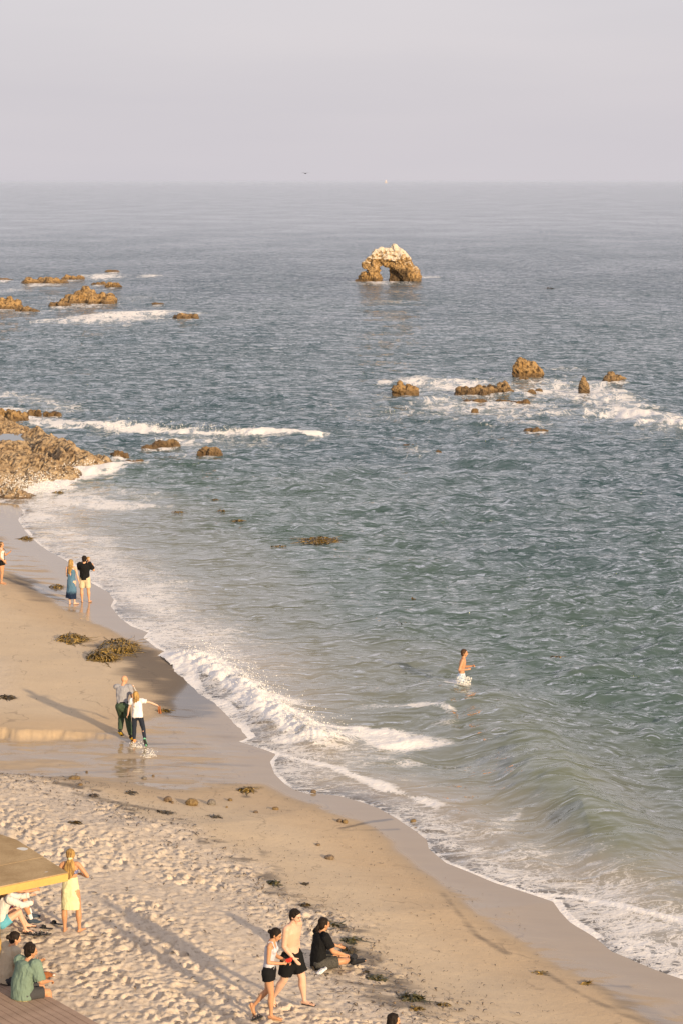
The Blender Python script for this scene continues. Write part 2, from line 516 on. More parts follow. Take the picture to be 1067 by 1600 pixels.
# ------------------------------------------------------------------ rocks list (used by foam and by the rock builder)
# name, base px x, base px y, width px, height px, style, lumps, label, category-group
ROCKS = [
    (824, 590, 38, 29, 'crag', 3, 'tall craggy ochre rock standing highest in the right-hand group of reef rocks'),
    (810, 584, 10, 8, 'low', 1, 'small brown stub leaning on the left foot of the tall craggy rock'),
    (818, 593, 12, 5, 'low', 2, 'flat little rock just in front of the tall craggy rock'),
    (632, 617, 38, 17, 'crag', 2, 'two-humped ochre rock alone in white water left of the reef'),
    (718, 611, 13, 8, 'low', 1, 'small dark lump at the left end of the broken reef'),
    (736, 617, 46, 14, 'low', 5, 'low brown ledge on the left half of the broken reef'),
    (767, 616, 50, 19, 'low', 6, 'jagged brown block in the middle of the broken reef'),
    (792, 617, 18, 16, 'crag', 2, 'squarish brown rock at the right end of the broken reef'),
    (825, 618, 18, 9, 'low', 2, 'dark rounded rock in the foam right of the broken reef'),
    (841, 613, 17, 7, 'low', 1, 'small light brown rock behind the dark rounded one'),
    (912, 615, 19, 27, 'fin', 1, 'narrow upright fin of brown rock like a blade'),
    (961, 600, 34, 15, 'crag', 2, 'broad pointed brown rock farthest right of the group'),
    (921, 644, 24, 6, 'low', 3, 'thin sloping sliver of rock nearer than the upright fin'),
    (741, 628, 32, 6, 'low', 4, 'thin line of rock awash in front of the broken reef, left piece'),
    (786, 628, 20, 5, 'low', 3, 'thin orange line of rock awash in front of the broken reef, middle piece'),
    (812, 630, 24, 6, 'low', 4, 'thin line of rock awash in front of the broken reef, right piece'),
    (741, 643, 10, 6, 'low', 1, 'tiny lone rock in foam well in front of the broken reef'),
    (838, 674, 36, 6, 'low', 7, 'scatter of orange rock barely awash nearest the camera in this group'),
    (641, 697, 22, 4, 'low', 4, 'dark kelpy rock barely breaking the surface left of centre'),
    (684, 707, 11, 5, 'low', 1, 'tiny orange rock tip right of the barely breaking rock'),
    (70, 443, 60, 10, 'low', 7, 'wide flat ochre reef farthest away on the left'),
    (115, 437, 26, 8, 'low', 3, 'rounded ochre rock at the right end of the wide flat reef'),
    (6, 438, 20, 5, 'low', 2, 'small ochre rock cut by the left edge at the wide flat reef'),
    (154, 445, 20, 5, 'low', 3, 'low brown rock pair left member beyond the long ochre rock'),
    (176, 449, 18, 8, 'low', 2, 'dark hump of rock just beyond the right end of the long ochre rock'),
    (176, 425, 16, 3, 'low', 2, 'thinnest farthest strip of rock in the left surf'),
    (138, 474, 74, 23, 'ridge', 6, 'long peaked ochre rock, largest of the far left group'),
    (93, 479, 28, 8, 'low', 4, 'brown rock tailing off the left end of the long peaked rock'),
    (247, 475, 14, 4, 'low', 2, 'tiny brown rock alone right of the long peaked rock'),
    (290, 498, 36, 9, 'low', 5, 'brown rock spread at the right end of the white wave'),
    (8, 483, 48, 19, 'ridge', 4, 'tall ochre rock cut by the left edge with steep faces'),
    (28, 474, 12, 7, 'low', 1, 'small round rock behind the tall rock at the left edge'),
    (43, 487, 30, 8, 'low', 3, 'dark low rock continuing right of the tall rock at the left edge'),
    (260, 700, 30, 15, 'low', 2, 'rounded dark brown boulder between the breaking wave and the shore'),
    (234, 703, 20, 9, 'low', 2, 'smaller brown boulder just left of the rounded dark one'),
    (328, 714, 27, 16, 'low', 2, 'lone brown boulder in foam farthest right of the near rocks'),
    (187, 714, 26, 11, 'low', 4, 'reddish broken rock off the tip of the big outcrop'),
    (210, 722, 26, 5, 'low', 3, 'thin mustard rock awash off the tip of the big outcrop'),
    (168, 724, 16, 5, 'low', 2, 'little orange rock touching the tip of the big outcrop'),
    (54, 650, 20, 13, 'low', 3, 'round-topped ochre rock in foam just behind the big outcrop'),
    (16, 660, 50, 20, 'low', 6, 'wide ochre rock behind the big outcrop at the left edge'),
    (82, 648, 26, 6, 'low', 4, 'low orange rubble in the water right of the round-topped rock'),
]
ARCH_PX = (604, 439)

# ------------------------------------------------------------------ the sea
X, Y = fan(0.405, 0.0012, 800, 640, 0.185, extra_y=(), wide=1.5)
far_rows = np.array([18000., 30000.])
Xf = (X[-1] / Y[-1, 0])[None, :] * far_rows[:, None]
Yf = np.repeat(far_rows[:, None], X.shape[1], 1)
X = np.vstack([X, Xf]); Y = np.vstack([Y, Yf])
near = Y < 420
S = np.full(X.shape, -500.0)
rws = np.where(near[:, 0])[0][-1] + 1
S[:rws] = shore_sd(X[:rws], Y[:rws])
Dsea = np.clip(-S, 0, None)
depth = 0.05 * Dsea + 0.01 * np.clip(Dsea - 8, 0, None)
dyr = np.gradient(Y[:, 0])[:, None] * np.ones_like(X)
dxr = np.abs(X) * 0 + np.maximum(Y, 30) * (0.37 / 640)
amp_env = sstep(Dsea, 0.4, 20) * 0.75 + 0.25 * sstep(Dsea, 0.3, 4)
patch = 0.55 + 0.9 * fbm(X / 38.0, Y / 60.0, 3, 91)
wx = (fbm(X / 9.0, Y / 9.0, 2, 95) - 0.5) * 2.2
wy = (fbm(X / 7.0, Y / 7.0, 2, 96) - 0.5) * 2.2
Z = np.zeros_like(X)
r3 = random.Random(5)
lams = np.exp(np.linspace(math.log(0.5), math.log(14.0), 80))
for lam in lams:
    ang = r3.gauss(math.radians(-100), math.radians(30 if lam > 3 else 42))
    kx, ky = math.cos(ang), math.sin(ang)
    k = 2 * math.pi / lam
    a = 0.0058 * (lam if lam < 1.3 else 1.3 * (lam / 1.3) ** 0.30) * r3.uniform(0.5, 1.4)
    att = sstep(lam / (2.6 * (dyr * abs(ky) + dxr * abs(kx))), 0.6, 1.4)
    ph = k * (kx * (X + wx) + ky * (Y + wy)) + r3.uniform(0, 6.28)
    sn = np.sin(ph - 0.6 * np.sin(ph))
    Z += a * att * sn
Z *= amp_env * patch * 1.45
Z += np.clip(Z, 0, None) ** 2 * 1.2

# shoaling swells that stand up along the beach
def swell(px, h, wsea, wland, k=1.0):
    p = PP(px, 0.0)
    d = seg_dist(X[:rws], Y[:rws], p)
    # side: seaward of the crest is where the shore distance is larger than at the crest
    yc = np.interp(X[:rws], p[:, 0], p[:, 1])
    side = Y[:rws] - yc
    w = wland + (wsea - wland) * sstep(side, -0.5, 0.9)
    taper = sstep(np.minimum(X[:rws] - p[0, 0], p[-1, 0] - X[:rws]), -1.0, 4.0)
    d = d + (fbm(X[:rws] * 0.9, Y[:rws] * 0.9, 2, 17) - 0.5) * 0.3
    mod = 0.75 + 0.5 * fbm(X[:rws] * 0.2, Y[:rws] * 0.2, 2, 18)
    return h * np.exp(-(np.abs(d) / w) ** 1.9) * taper * mod
Zs = np.zeros((rws, X.shape[1]))
for px, h, a, b in [
    ([(560, 985), (600, 1000), (650, 985), (700, 1010)], 0.45, 2.6, 1.4),
    ([(640, 1070), (690, 1100), (740, 1150), (770, 1172)], 0.42, 2.4, 1.2),
    ([(700, 1110), (750, 1165), (850, 1232), (950, 1305), (1067, 1392), (1180, 1470)], 0.86, 2.4, 1.35),
    ([(850, 1195), (960, 1240), (1067, 1290), (1200, 1340)], 0.18, 2.2, 1.3),
    ([(790, 1050), (950, 1062), (1080, 1080)], 0.14, 2.4, 1.6),
    ([(560, 1210), (660, 1245), (760, 1300), (870, 1370), (960, 1418), (1067, 1452)], 0.10, 0.8, 0.30),
    ]:
    Zs = np.maximum(Zs, swell(px, h, a, b))
for px, h, a, b in [
    ([(100, 664), (160, 664), (300, 672), (400, 674), (500, 678), (560, 680)], 0.38, 3.0, 1.6),
    ([(880, 596), (940, 622), (1000, 650), (1067, 662), (1130, 668)], 0.25, 5.0, 2.6),
    ([(620, 596), (680, 592), (720, 600)], 0.12, 4.0, 3.0),
    ([(90, 502), (180, 494), (290, 490)], 0.3, 8, 5),
    ]:
    Zs = np.maximum(Zs, swell(px, h, a, b))
Z[:rws] += Zs

# foam
foam = np.zeros((rws, X.shape[1]))
Xn, Yn, Sn, Dn = X[:rws], Y[:rws], S[:rws], Dsea[:rws]
jag = (fbm(Xn * 1.4, Yn * 1.4, 3, 55) - 0.5)
jag2 = (fbm(Xn * 0.35, Yn * 0.35, 3, 57) - 0.5)
def fline(px, w, k, jit=1.0, hpx=0.0):
    p = PP(px, 0.0)
    d = seg_dist(Xn, Yn, p)
    d = np.clip(d + jag * w * 1.2 * jit + jag2 * w * 1.4 * jit, 0, None)
    np.maximum(foam, k * np.exp(-(d / w) ** 2), out=foam)
def fblob(px, py, wpx, hpx, k):
    c = P(px, py); sc = c[1] / F_PX
    rx = wpx * 0.5 * sc
    ry = hpx * 0.5 * sc * c[1] / H_CAM
    d = np.sqrt(((Xn - c[0]) / rx) ** 2 + ((Yn - c[1]) / ry) ** 2)
    d = np.clip(d + jag * 0.5 + jag2 * 0.9, 0, None)
    np.maximum(foam, k * np.exp(-d ** 2.2), out=foam)
# thin bright rim of the swash
rim = np.exp(-((Dn - 0.02) / (0.055 + 0.0016 * (Yn - 40))) ** 2) * (0.8 + 0.5 * fbm(Xn * 1.1, Yn * 1.1, 2, 58))
foam = np.maximum(foam, rim * (0.62 + 0.55 * sstep(fbm(Xn * 0.55, Yn * 0.55, 3, 158), 0.35, 0.62)))
# lace behind the rim, thicker along the far part of the beach
lace_k = 0.47 + 0.14 * sstep(Yn, 68, 76) + 0.10 * (1 - sstep(Yn, 46, 54))
lace_w = 2.6 + 2.0 * sstep(Yn, 68, 76) + 1.2 * (1 - sstep(Yn, 44, 54))
lace = lace_k * np.exp(-(Dn / lace_w) ** 2) * (0.55 + 0.9 * fbm(Xn * 0.7, Yn * 0.7, 3, 59))
foam = np.maximum(foam, np.where(Dn > 0.05, lace, 0))
# the collapsing little breaker
ROLL = [(298, 1030), (320, 1040), (352, 1058), (385, 1080), (415, 1105), (445, 1130), (475, 1148), (505, 1160)]
fline(ROLL, 1.0, 0.97, 1.0)
fline([(300, 1036), (340, 1062), (380, 1090), (420, 1122), (450, 1146)], 0.35, 1.25, 0.8)
fline([(430, 1110), (470, 1128), (505, 1145)], 0.5, 1.0, 0.8)
fline([(420, 1165), (470, 1162), (530, 1152), (600, 1150), (640, 1160)], 0.95, 0.86, 1.2)
fline([(500, 1137), (560, 1138), (615, 1146), (645, 1160), (600, 1166)], 0.30, 1.02, 1.1)
fline([(440, 1180), (520, 1200), (560, 1216), (600, 1232), (650, 1250), (680, 1262)], 0.35, 0.95, 0.9)
fline([(520, 1170), (600, 1185), (680, 1200)], 0.7, 0.55)
fblob(560, 1185, 260, 60, 0.50)
fblob(600, 1105, 120, 14, 0.5)
fblob(430, 1055, 160, 40, 0.40)
fblob(330, 1010, 160, 60, 0.48)
fblob(700, 1135, 50, 12, 0.5)
fblob(730, 1200, 170, 50, 0.48)
fblob(680, 1290, 140, 70, 0.52)
fblob(800, 1340, 180, 60, 0.55)
fblob(900, 1350, 160, 40, 0.50)
fblob(900, 1420, 240, 50, 0.56)
fblob(1020, 1480, 200, 60, 0.62)
fblob(740, 1330, 120, 50, 0.60)
fline([(843, 1398), (900, 1404), (960, 1420), (1010, 1436), (1067, 1452), (1180, 1490)], 0.16, 1.05, 0.8)
fline([(680, 1310), (760, 1350), (820, 1390)], 0.5, 0.62, 1.0)
fline([(770, 1310), (800, 1280), (830, 1262)], 0.5, 0.5)
fline([(620, 1106), (680, 1108), (700, 1118)], 0.2, 0.7)
fline([(60, 800), (110, 840), (160, 885), (200, 925)], 2.2, 0.56, 0.8)
fline([(150, 870), (240, 930), (300, 985)], 2.2, 0.36, 0.8)
# surf at the outcrop
fline([(18, 772), (50, 765), (80, 755), (110, 745), (135, 735), (185, 724)], 1.7, 1.35, 0.8)
fline([(60, 785), (120, 782), (180, 790)], 2.2, 0.75, 0.8)
fline([(90, 760), (160, 765), (230, 778)], 2.6, 0.55, 1.0)
fblob(215, 766, 60, 8, 0.6)
fline([(0, 640), (20, 645), (60, 660), (110, 668)], 2.2, 0.95, 0.8)
fline([(0, 615), (60, 625), (110, 640)], 3.0, 0.6, 0.8)
# breaking line behind the boulders
fline([(125, 665), (150, 666)], 0.9, 1.2, 0.6)
fline([(168, 668), (200, 674), (300, 678), (380, 680)], 1.5, 1.15, 0.9)
fline([(380, 678), (450, 680), (495, 682)], 0.7, 1.2, 0.8)
fblob(290, 690, 130, 26, 0.72)
fblob(320, 704, 100, 22, 0.66)
fblob(330, 690, 240, 40, 0.5)
# far surf on the left
fline([(112, 503), (150, 498), (200, 493), (275, 489)], 4.2, 1.02, 1.0)
fblob(190, 497, 200, 22, 0.85)
fblob(60, 485, 200, 20, 0.4)
fblob(160, 432, 90, 12, 0.95)
fblob(235, 431, 50, 5, 1.1)
fblob(155, 383, 30, 5, 1.25)
fblob(120, 470, 150, 20, 0.55)
fblob(15, 455, 60, 12, 0.6)
fblob(210, 466, 90, 14, 0.45)
# white water round the reef on the right
fblob(700, 604, 150, 34, 0.84)
fblob(760, 632, 340, 62, 0.74)
fblob(860, 608, 190, 46, 0.84)
fblob(930, 622, 140, 40, 0.84)
fblob(1000, 650, 130, 40, 0.74)
fline([(655, 600), (680, 593), (720, 600)], 3.0, 0.95, 0.9)
fline([(905, 600), (945, 625), (1000, 648), (1067, 668)], 2.4, 0.85, 1.0)
fline([(985, 646), (1010, 655)], 2.0, 1.3, 0.7)
fline([(1040, 664), (1075, 668)], 2.0, 1.3, 0.7)
fblob(620, 645, 240, 40, 0.52)
fblob(840, 660, 100, 30, 0.55)
fblob(650, 705, 90, 20, 0.5)
fblob(1000, 680, 200, 40, 0.3)
fblob(880, 575, 90, 8, 0.6)
for (px, py, w, h, st, nl, lb) in ROCKS:
    fblob(px, py + 1, w * 1.35, max(7, w * 0.22), 0.85 if py < 690 or py > 699 else 0.4)
fblob(590, 440, 90, 6, 1.0)
fblob(660, 433, 60, 6, 0.9)
fblob(600, 442, 120, 10, 0.65)
# where the swimmer wades
fblob(716, 1072, 46, 16, 0.8)
FO = np.zeros_like(X)
FO[:rws] = foam
# sparse whitecaps and glints of foam offshore
cap = sstep(fbm(X / 2.3, Y / 16.0, 3, 77), 0.73, 0.80) * sstep(Y, 150, 300) * 0.0
FO = np.maximum(FO, cap)

# geometry of the foam roll and of the breaking crests
p = PP(ROLL, 0.0)
d = seg_dist(Xn, Yn, p)
roll = 0.27 * np.exp(-(d / 0.75) ** 2) * (0.35 + 1.2 * fbm(Xn * 2.6, Yn * 2.6, 4, 63, 0.65))
Z[:rws] += roll
Z[:rws] += np.clip(foam - 0.8, 0, 0.6) * 0.30 * (fbm(Xn * 2.2, Yn * 2.2, 3, 64) ) * sstep(Dn, 0.4, 2.0)
thin = 0.012 * sstep(Dn, 0.0, 0.35) + 0.006
Z[:rws] += thin * sstep(-Sn, -0.05, 0.05)

keepw = (S < 0.6)
me = grid_mesh('sea', X, Y, Z, keep=keepw, attrs={'foam': FO, 'depth': depth, 'offshore': Dsea, 'far': Y})

def foam_pattern(t):
    """lacy pattern of bursting foam: thin walls between bubbles' patches"""
    base = t.coords((0.8, 0.62, 1), (0, 0, -0.5))
    nz = t.n('ShaderNodeTexNoise'); t.l(base, nz.inputs['Vector'])
    nz.inputs['Scale'].default_value = 1.3; nz.inputs['Detail'].default_value = 3
    mixv = t.n('ShaderNodeVectorMath', operation='MULTIPLY_ADD')
    t.l(nz.outputs['Color'], mixv.inputs[0]); mixv.inputs[1].default_value = (1.7, 1.7, 1.7); t.l(base, mixv.inputs[2])
    def ridge(vec, sc, det, w0):
        q = t.noise(vec, sc, det, 0.62, 0.9)
        return t.maprange(t.math('ABSOLUTE', t.math('SUBTRACT', q, 0.5)), 0.0, w0, 1.0, 0.0, smooth=False)
    st = t.coords((0.55, 1.25, 1), (0, 0, 0.55))
    e1 = ridge(st, 1.5, 4, 0.075)
    e2 = ridge(mixv.outputs[0], 3.6, 3, 0.11)
    fine = t.noise(base, 9.0, 5, 0.75)
    big = t.coords((0.7, 0.26, 1), (0, 0, 0.1))
    fb1 = t.noise(big, 1.6, 8, 0.80, 1.2)
    far_m = t.maprange(t.attr('far'), 85, 140)
    a = t.math('MAXIMUM', e1, t.math('MULTIPLY', e2, 0.8))
    b = t.math('ADD', t.math('MULTIPLY', a, 0.55), t.math('MULTIPLY', fine, 0.55))
    farp = t.maprange(fb1, 0.38, 0.64, -0.15, 1.0, smooth=False)
    mm = t.n('ShaderNodeMix'); t.l(far_m, mm.inputs[0]); t.l(b, mm.inputs[2]); t.l(farp, mm.inputs[3])
    return mm.outputs[0]

t = NT('sea')
foam_a, depth_a, off_a, far_a = t.attr('foam'), t.attr('depth'), t.attr('offshore'), t.attr('far')
pat = foam_pattern(t)
patch_n = t.noise(t.coords(), 0.35, 3, 0.5)
ff = t.math('ADD', foam_a, t.math('MULTIPLY', t.math('SUBTRACT', patch_n, 0.5), t.math('MULTIPLY', foam_a, 0.7)))
ff = t.math('SUBTRACT', t.math('ADD', ff, pat), 0.98)
ffac = t.maprange(ff, 0.0, 0.30)
ffac = t.math('MULTIPLY', ffac, t.maprange(foam_a, 0.04, 0.22))
ffac = t.math('MULTIPLY', ffac, t.maprange(foam_a, 0.3, 1.05, 0.55, 0.96))
# colour of the water itself: silty over the sand, green inshore, slate teal beyond
pn = t.noise(t.coords((1, 0.6, 1)), 0.05, 3, 0.5)
offn = t.math('MULTIPLY', off_a, t.maprange(pn, 0.3, 0.7, 0.72, 1.3))
c1 = t.mix(t.maprange(offn, 0.5, 4.5), (0.42, 0.345, 0.25, 1), (0.19, 0.19, 0.135, 1))
c2 = t.mix(t.maprange(offn, 3.5, 10.0), c1, (0.070, 0.112, 0.088, 1))
c3 = t.mix(t.maprange(offn, 10.0, 32.0), c2, (0.034, 0.076, 0.082, 1))
c4 = t.mix(t.maprange(offn, 70.0, 300.0), c3, (0.040, 0.076, 0.098, 1))
# ripples
def lean(vec, sc, det, rough, a):
    """ripples that lean toward the beach: long gentle backs, short steep fronts"""
    n0 = t.noise(vec, sc, 2, rough, 0.3)
    cx = t.n('ShaderNodeCombineXYZ'); t.l(t.math('MULTIPLY', t.math('SUBTRACT', n0, 0.5), a), cx.inputs[1])
    ad = t.n('ShaderNodeVectorMath', operation='ADD'); t.l(vec, ad.inputs[0]); t.l(cx.outputs[0], ad.inputs[1])
    return t.noise(ad.outputs[0], sc, det, rough, 0.3)
g1 = lean(t.coords((0.75, 1.0, 1), (0, 0, -0.15)), 0.85, 2, 0.45, 3.4)
g2 = lean(t.coords((0.8, 1.1, 1), (0, 0, 0.2)), 2.6, 2, 0.5, 1.0)
g4 = t.noise(t.coords((0.07, 0.022, 1)), 1.0, 5, 0.6, 0.3)
g3 = lean(t.coords((0.34, 0.22, 1), (0, 0, -0.1)), 1.3, 5, 0.64, 1.6)
wind = t.maprange(t.noise(t.coords((0.7, 0.35, 1), (0, 0, 0.3)), 0.055, 4, 0.6), 0.34, 0.62, 0.72, 1.15)
calm = t.math('MULTIPLY', t.maprange(off_a, 0.5, 16.0, 0.35, 1.0), wind)
b0 = t.bump(g4, t.maprange(far_a, 150, 700, 0.0, 0.40), 8.0)
b1 = t.bump(g3, t.math('MULTIPLY', t.math('MULTIPLY', t.maprange(far_a, 90, 400, 0.2, 0.45), calm), t.maprange(far_a, 300, 2000, 1.0, 0.85)), 1.3, b0)
b2 = t.bump(g1, t.math('MULTIPLY', calm, t.maprange(far_a, 160, 900, 1.0, 0.1)), 0.75, b1)
b3 = t.bump(g2, t.math('MULTIPLY', calm, t.maprange(far_a, 80, 300, 0.5, 0.1)), 0.12, b2)
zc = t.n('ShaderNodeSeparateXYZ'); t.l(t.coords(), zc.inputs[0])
c4 = t.mix(t.math('MULTIPLY', t.maprange(zc.outputs[2], 0.18, 0.62), t.maprange(off_a, 3.0, 25.0, 0.85, 0.0)), c4, (0.155, 0.175, 0.095, 1))  # light shining through raised inshore crests, painted in as olive by height
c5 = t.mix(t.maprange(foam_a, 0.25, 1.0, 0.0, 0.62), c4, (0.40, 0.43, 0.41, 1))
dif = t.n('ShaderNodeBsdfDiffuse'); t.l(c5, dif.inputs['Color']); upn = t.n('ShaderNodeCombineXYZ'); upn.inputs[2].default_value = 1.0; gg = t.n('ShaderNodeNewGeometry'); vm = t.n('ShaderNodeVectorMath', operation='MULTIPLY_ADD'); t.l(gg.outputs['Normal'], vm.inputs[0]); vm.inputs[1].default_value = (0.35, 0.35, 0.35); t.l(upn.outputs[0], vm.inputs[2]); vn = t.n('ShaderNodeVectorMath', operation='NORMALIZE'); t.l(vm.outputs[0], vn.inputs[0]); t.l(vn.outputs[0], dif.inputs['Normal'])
tra = t.n('ShaderNodeBsdfTransparent')
op = t.math('SUBTRACT', 1.0, t.math('POWER', 2.718, t.math('MULTIPLY', depth_a, -28.0)))
op = t.math('MAXIMUM', op, 0.03)
body = t.n('ShaderNodeMixShader'); t.l(op, body.inputs[0]); t.l(tra.outputs[0], body.inputs[1]); t.l(dif.outputs[0], body.inputs[2])
glo = t.n('ShaderNodeBsdfGlossy'); t.setv(glo.inputs['Roughness'], t.maprange(far_a, 80, 900, 0.06, 0.22)); t.l(b3, glo.inputs['Normal'])
glo.inputs['Color'].default_value = (1, 1, 1, 1)
fr = t.n('ShaderNodeFresnel'); fr.inputs['IOR'].default_value = 1.55; t.l(b3, fr.inputs['Normal'])
frf = t.math('MULTIPLY', fr.outputs[0], 1.0, clamp=True)
surf = t.n('ShaderNodeMixShader'); t.l(frf, surf.inputs[0]); t.l(body.outputs[0], surf.inputs[1]); t.l(glo.outputs[0], surf.inputs[2])
fb = t.bump(t.noise(t.coords(), 5.0, 4, 0.6), 0.6, 0.07)
fcol = t.mix(t.noise(t.coords(), 3.0, 3), (0.80, 0.74, 0.68, 1), (0.90, 0.87, 0.84, 1))
fsh = t.principled((0.9, 0.9, 0.9), 0.7, fb, 0.2)
t.l(fcol, fsh.node.inputs['Base Color'])
fin = t.n('ShaderNodeMixShader'); t.l(ffac, fin.inputs[0]); t.l(surf.outputs[0], fin.inputs[1]); t.l(fsh, fin.inputs[2])
mat_sea = t.done(fin.outputs[0])
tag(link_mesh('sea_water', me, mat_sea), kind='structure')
SEAZ = (X[:rws, 0:1], )
del X, Y, Z, S, Dsea, FO, foam
# ------------------------------------------------------------------ solid builders
class Prims:
    """collects rounded solids; blob() fuses them into one continuous skin"""
    def __init__(self):
        self.v = []; self.f = []
    def loft(self, pts, rad, side=(1, 0, 0), n=14, caps=(True, True)):
        pts = [Vector(p) for p in pts]
        rad = [(r, r) if not isinstance(r, (tuple, list)) else r for r in rad]
        side = Vector(side)
        rings = []
        m = len(pts)
        tans = []
        for i in range(m):
            t = (pts[min(i + 1, m - 1)] - pts[max(i - 1, 0)])
            tans.append(t.normalized() if t.length > 1e-9 else Vector((0, 0, 1)))
        P_, R_, T_ = [], [], []
        if caps[0]:
            for q in (80, 55, 28):
                a = math.radians(q); rr_ = min(rad[0])
                P_.append(pts[0] - tans[0] * rr_ * math.sin(a)); R_.append((rad[0][0] * math.cos(a), rad[0][1] * math.cos(a))); T_.append(tans[0])
        P_ += pts; R_ += rad; T_ += tans
        if caps[1]:
            for q in (28, 55, 80):
                a = math.radians(q); rr_ = min(rad[-1])
                P_.append(pts[-1] + tans[-1] * rr_ * math.sin(a)); R_.append((rad[-1][0] * math.cos(a), rad[-1][1] * math.cos(a))); T_.append(tans[-1])
        base = len(self.v)
        for p, r, t in zip(P_, R_, T_):
            A = side - t * side.dot(t)
            if A.length < 1e-4:
                A = Vector((0, 1, 0)) - t * t.y
            A.normalize(); B = t.cross(A)
            for k in range(n):
                a = 2 * math.pi * k / n
                self.v.append(p + A * (math.cos(a) * r[0]) + B * (math.sin(a) * r[1]))
        for i in range(len(P_) - 1):
            for k in range(n):
                a = base + i * n + k; b = base + i * n + (k + 1) % n
                self.f.append((a, b, b + n, a + n))
        self.f.append(tuple(base + k for k in range(n))[::-1])
        self.f.append(tuple(base + (len(P_) - 1) * n + k for k in range(n)))
        return self
    def ell(self, c, r, U=(0, 0, 1), F=(0, 1, 0), n=14):
        """ellipsoid, r = (right, forward, up) radii"""
        U = Vector(U).normalized(); F = Vector(F); F = (F - U * F.dot(U)).normalized(); R = F.cross(U)
        c = Vector(c); base = len(self.v); m = 9
        for i in range(m):
            a = math.pi * (i + 0.5) / m - math.pi / 2
            for k in range(n):
                b = 2 * math.pi * k / n
                self.v.append(c + R * (math.cos(a) * math.cos(b) * r[0]) + F * (math.cos(a) * math.sin(b) * r[1]) + U * (math.sin(a) * r[2]))
        for i in range(m - 1):
            for k in range(n):
                a = base + i * n + k; b = base + i * n + (k + 1) % n
                self.f.append((a, b, b + n, a + n))
        self.f.append(tuple(base + k for k in range(n))[::-1])
        self.f.append(tuple(base + (m - 1) * n + k for k in range(n)))
        return self
    def mesh(self, name):
        me = bpy.data.meshes.new(name)
        me.from_pydata([tuple(v) for v in self.v], [], self.f)
        me.update()
        return me
    def plain(self, name, mat, parent=None, smooth=True):
        me = self.mesh(name)
        if smooth:
            me.polygons.foreach_set('use_smooth', [True] * len(me.polygons))
        return link_mesh(name, me, mat, parent)
    def blob(self, name, mat, parent=None, voxel=0.012, smooth=2, wr=0.0, wscale=14.0, seed=3, disp=None, flat=False):
        me = self.mesh('tmp')
        o = bpy.data.objects.new('tmp', me); COL.objects.link(o)
        md = o.modifiers.new('r', 'REMESH'); md.mode = 'VOXEL'; md.voxel_size = voxel; md.use_smooth_shade = not flat
        if smooth:
            sm = o.modifiers.new('s', 'SMOOTH'); sm.factor = 0.5; sm.iterations = smooth
        dg = bpy.context.evaluated_depsgraph_get()
        nm = bpy.data.meshes.new_from_object(o.evaluated_get(dg))
        bpy.data.objects.remove(o); bpy.data.meshes.remove(me)
        nm.name = name
        if wr > 0 or disp is not None:
            nv = len(nm.vertices)
            co = np.empty(nv * 3, np.float32); nm.vertices.foreach_get('co', co); co = co.reshape(-1, 3).astype(float)
            no = np.empty(nv * 3, np.float32); nm.vertices.foreach_get('normal', no); no = no.reshape(-1, 3)
            if disp is not None:
                co = disp(co, no)
            else:
                q = co * np.array([1.0, 1.0, 0.45])
                d = (fbm3(q, wscale, 3, seed, True) - 0.62) * wr * 2
                co = co + no * d[:, None]
            nm.vertices.foreach_set('co', co.astype(np.float32).reshape(-1))
            nm.update()
        return link_mesh(name, nm, mat, parent)

# ------------------------------------------------------------------ materials for people and things
def cloth(name, col, col2=None, rough=0.85, var=0.18):
    t = NT(name)
    v = t.ocoords()
    n = t.noise(v, 22, 3)
    d = tuple(c * (1 - var) for c in col)
    cc = t.mix(n, (*d, 1), (*col, 1))
    if col2:
        cc = col2(t, cc, v)
    return t.done(t.principled(cc, rough, t.bump(t.noise(v, 160, 2), 0.25, 0.002), 0.1))

def skin(name, col):
    t = NT(name)
    v = t.ocoords()
    n = t.noise(v, 9, 3)
    cc = t.mix(n, (col[0] * 0.9, col[1] * 0.82, col[2] * 0.78, 1), (*col, 1))
    s = t.principled(cc, 0.5, t.bump(t.noise(v, 60, 2), 0.1, 0.002), 0.35)
    s.node.inputs['Subsurface Weight'].default_value = 0.08
    s.node.inputs['Subsurface Radius'].default_value = (0.02, 0.008, 0.004)
    return t.done(s)

def hairm(name, col, col2=None):
    t = NT(name)
    v = t.ocoords((38, 38, 5))
    n = t.noise(v, 1.0, 4, 0.6)
    col2 = col2 or tuple(c * 0.5 for c in col)
    cc = t.mix(t.maprange(n, 0.35, 0.65), (*col2, 1), (*col, 1))
    return t.done(t.principled(cc, 0.62, t.bump(n, 0.6, 0.01), 0.12))

M = {}
M['skin_fair'] = skin('skin_fair', (0.62, 0.40, 0.29))
M['skin_tan'] = skin('skin_tan', (0.50, 0.27, 0.15))
M['skin_warm'] = skin('skin_warm', (0.56, 0.32, 0.19))
M['hair_black'] = hairm('hair_black', (0.022, 0.015, 0.011))
M['hair_brown'] = hairm('hair_brown', (0.09, 0.05, 0.028))
M['hair_blond'] = hairm('hair_blond', (0.46, 0.29, 0.10), (0.15, 0.085, 0.035))
M['black'] = cloth('black_cloth', (0.011, 0.011, 0.012))
M['charcoal'] = cloth('charcoal_cloth', (0.06, 0.06, 0.065))
M['white'] = cloth('white_cloth', (0.72, 0.71, 0.72))
M['offwhite'] = cloth('offwhite_cloth', (0.66, 0.63, 0.60))
M['pale_grey'] = cloth('pale_grey_cloth', (0.52, 0.52, 0.58))
M['grey'] = cloth('grey_cloth', (0.30, 0.30, 0.33))
M['green_pants'] = cloth('green_cloth', (0.055, 0.085, 0.055))
M['navy'] = cloth('navy_cloth', (0.022, 0.028, 0.045))
M['khaki'] = cloth('khaki_cloth', (0.58, 0.47, 0.32))
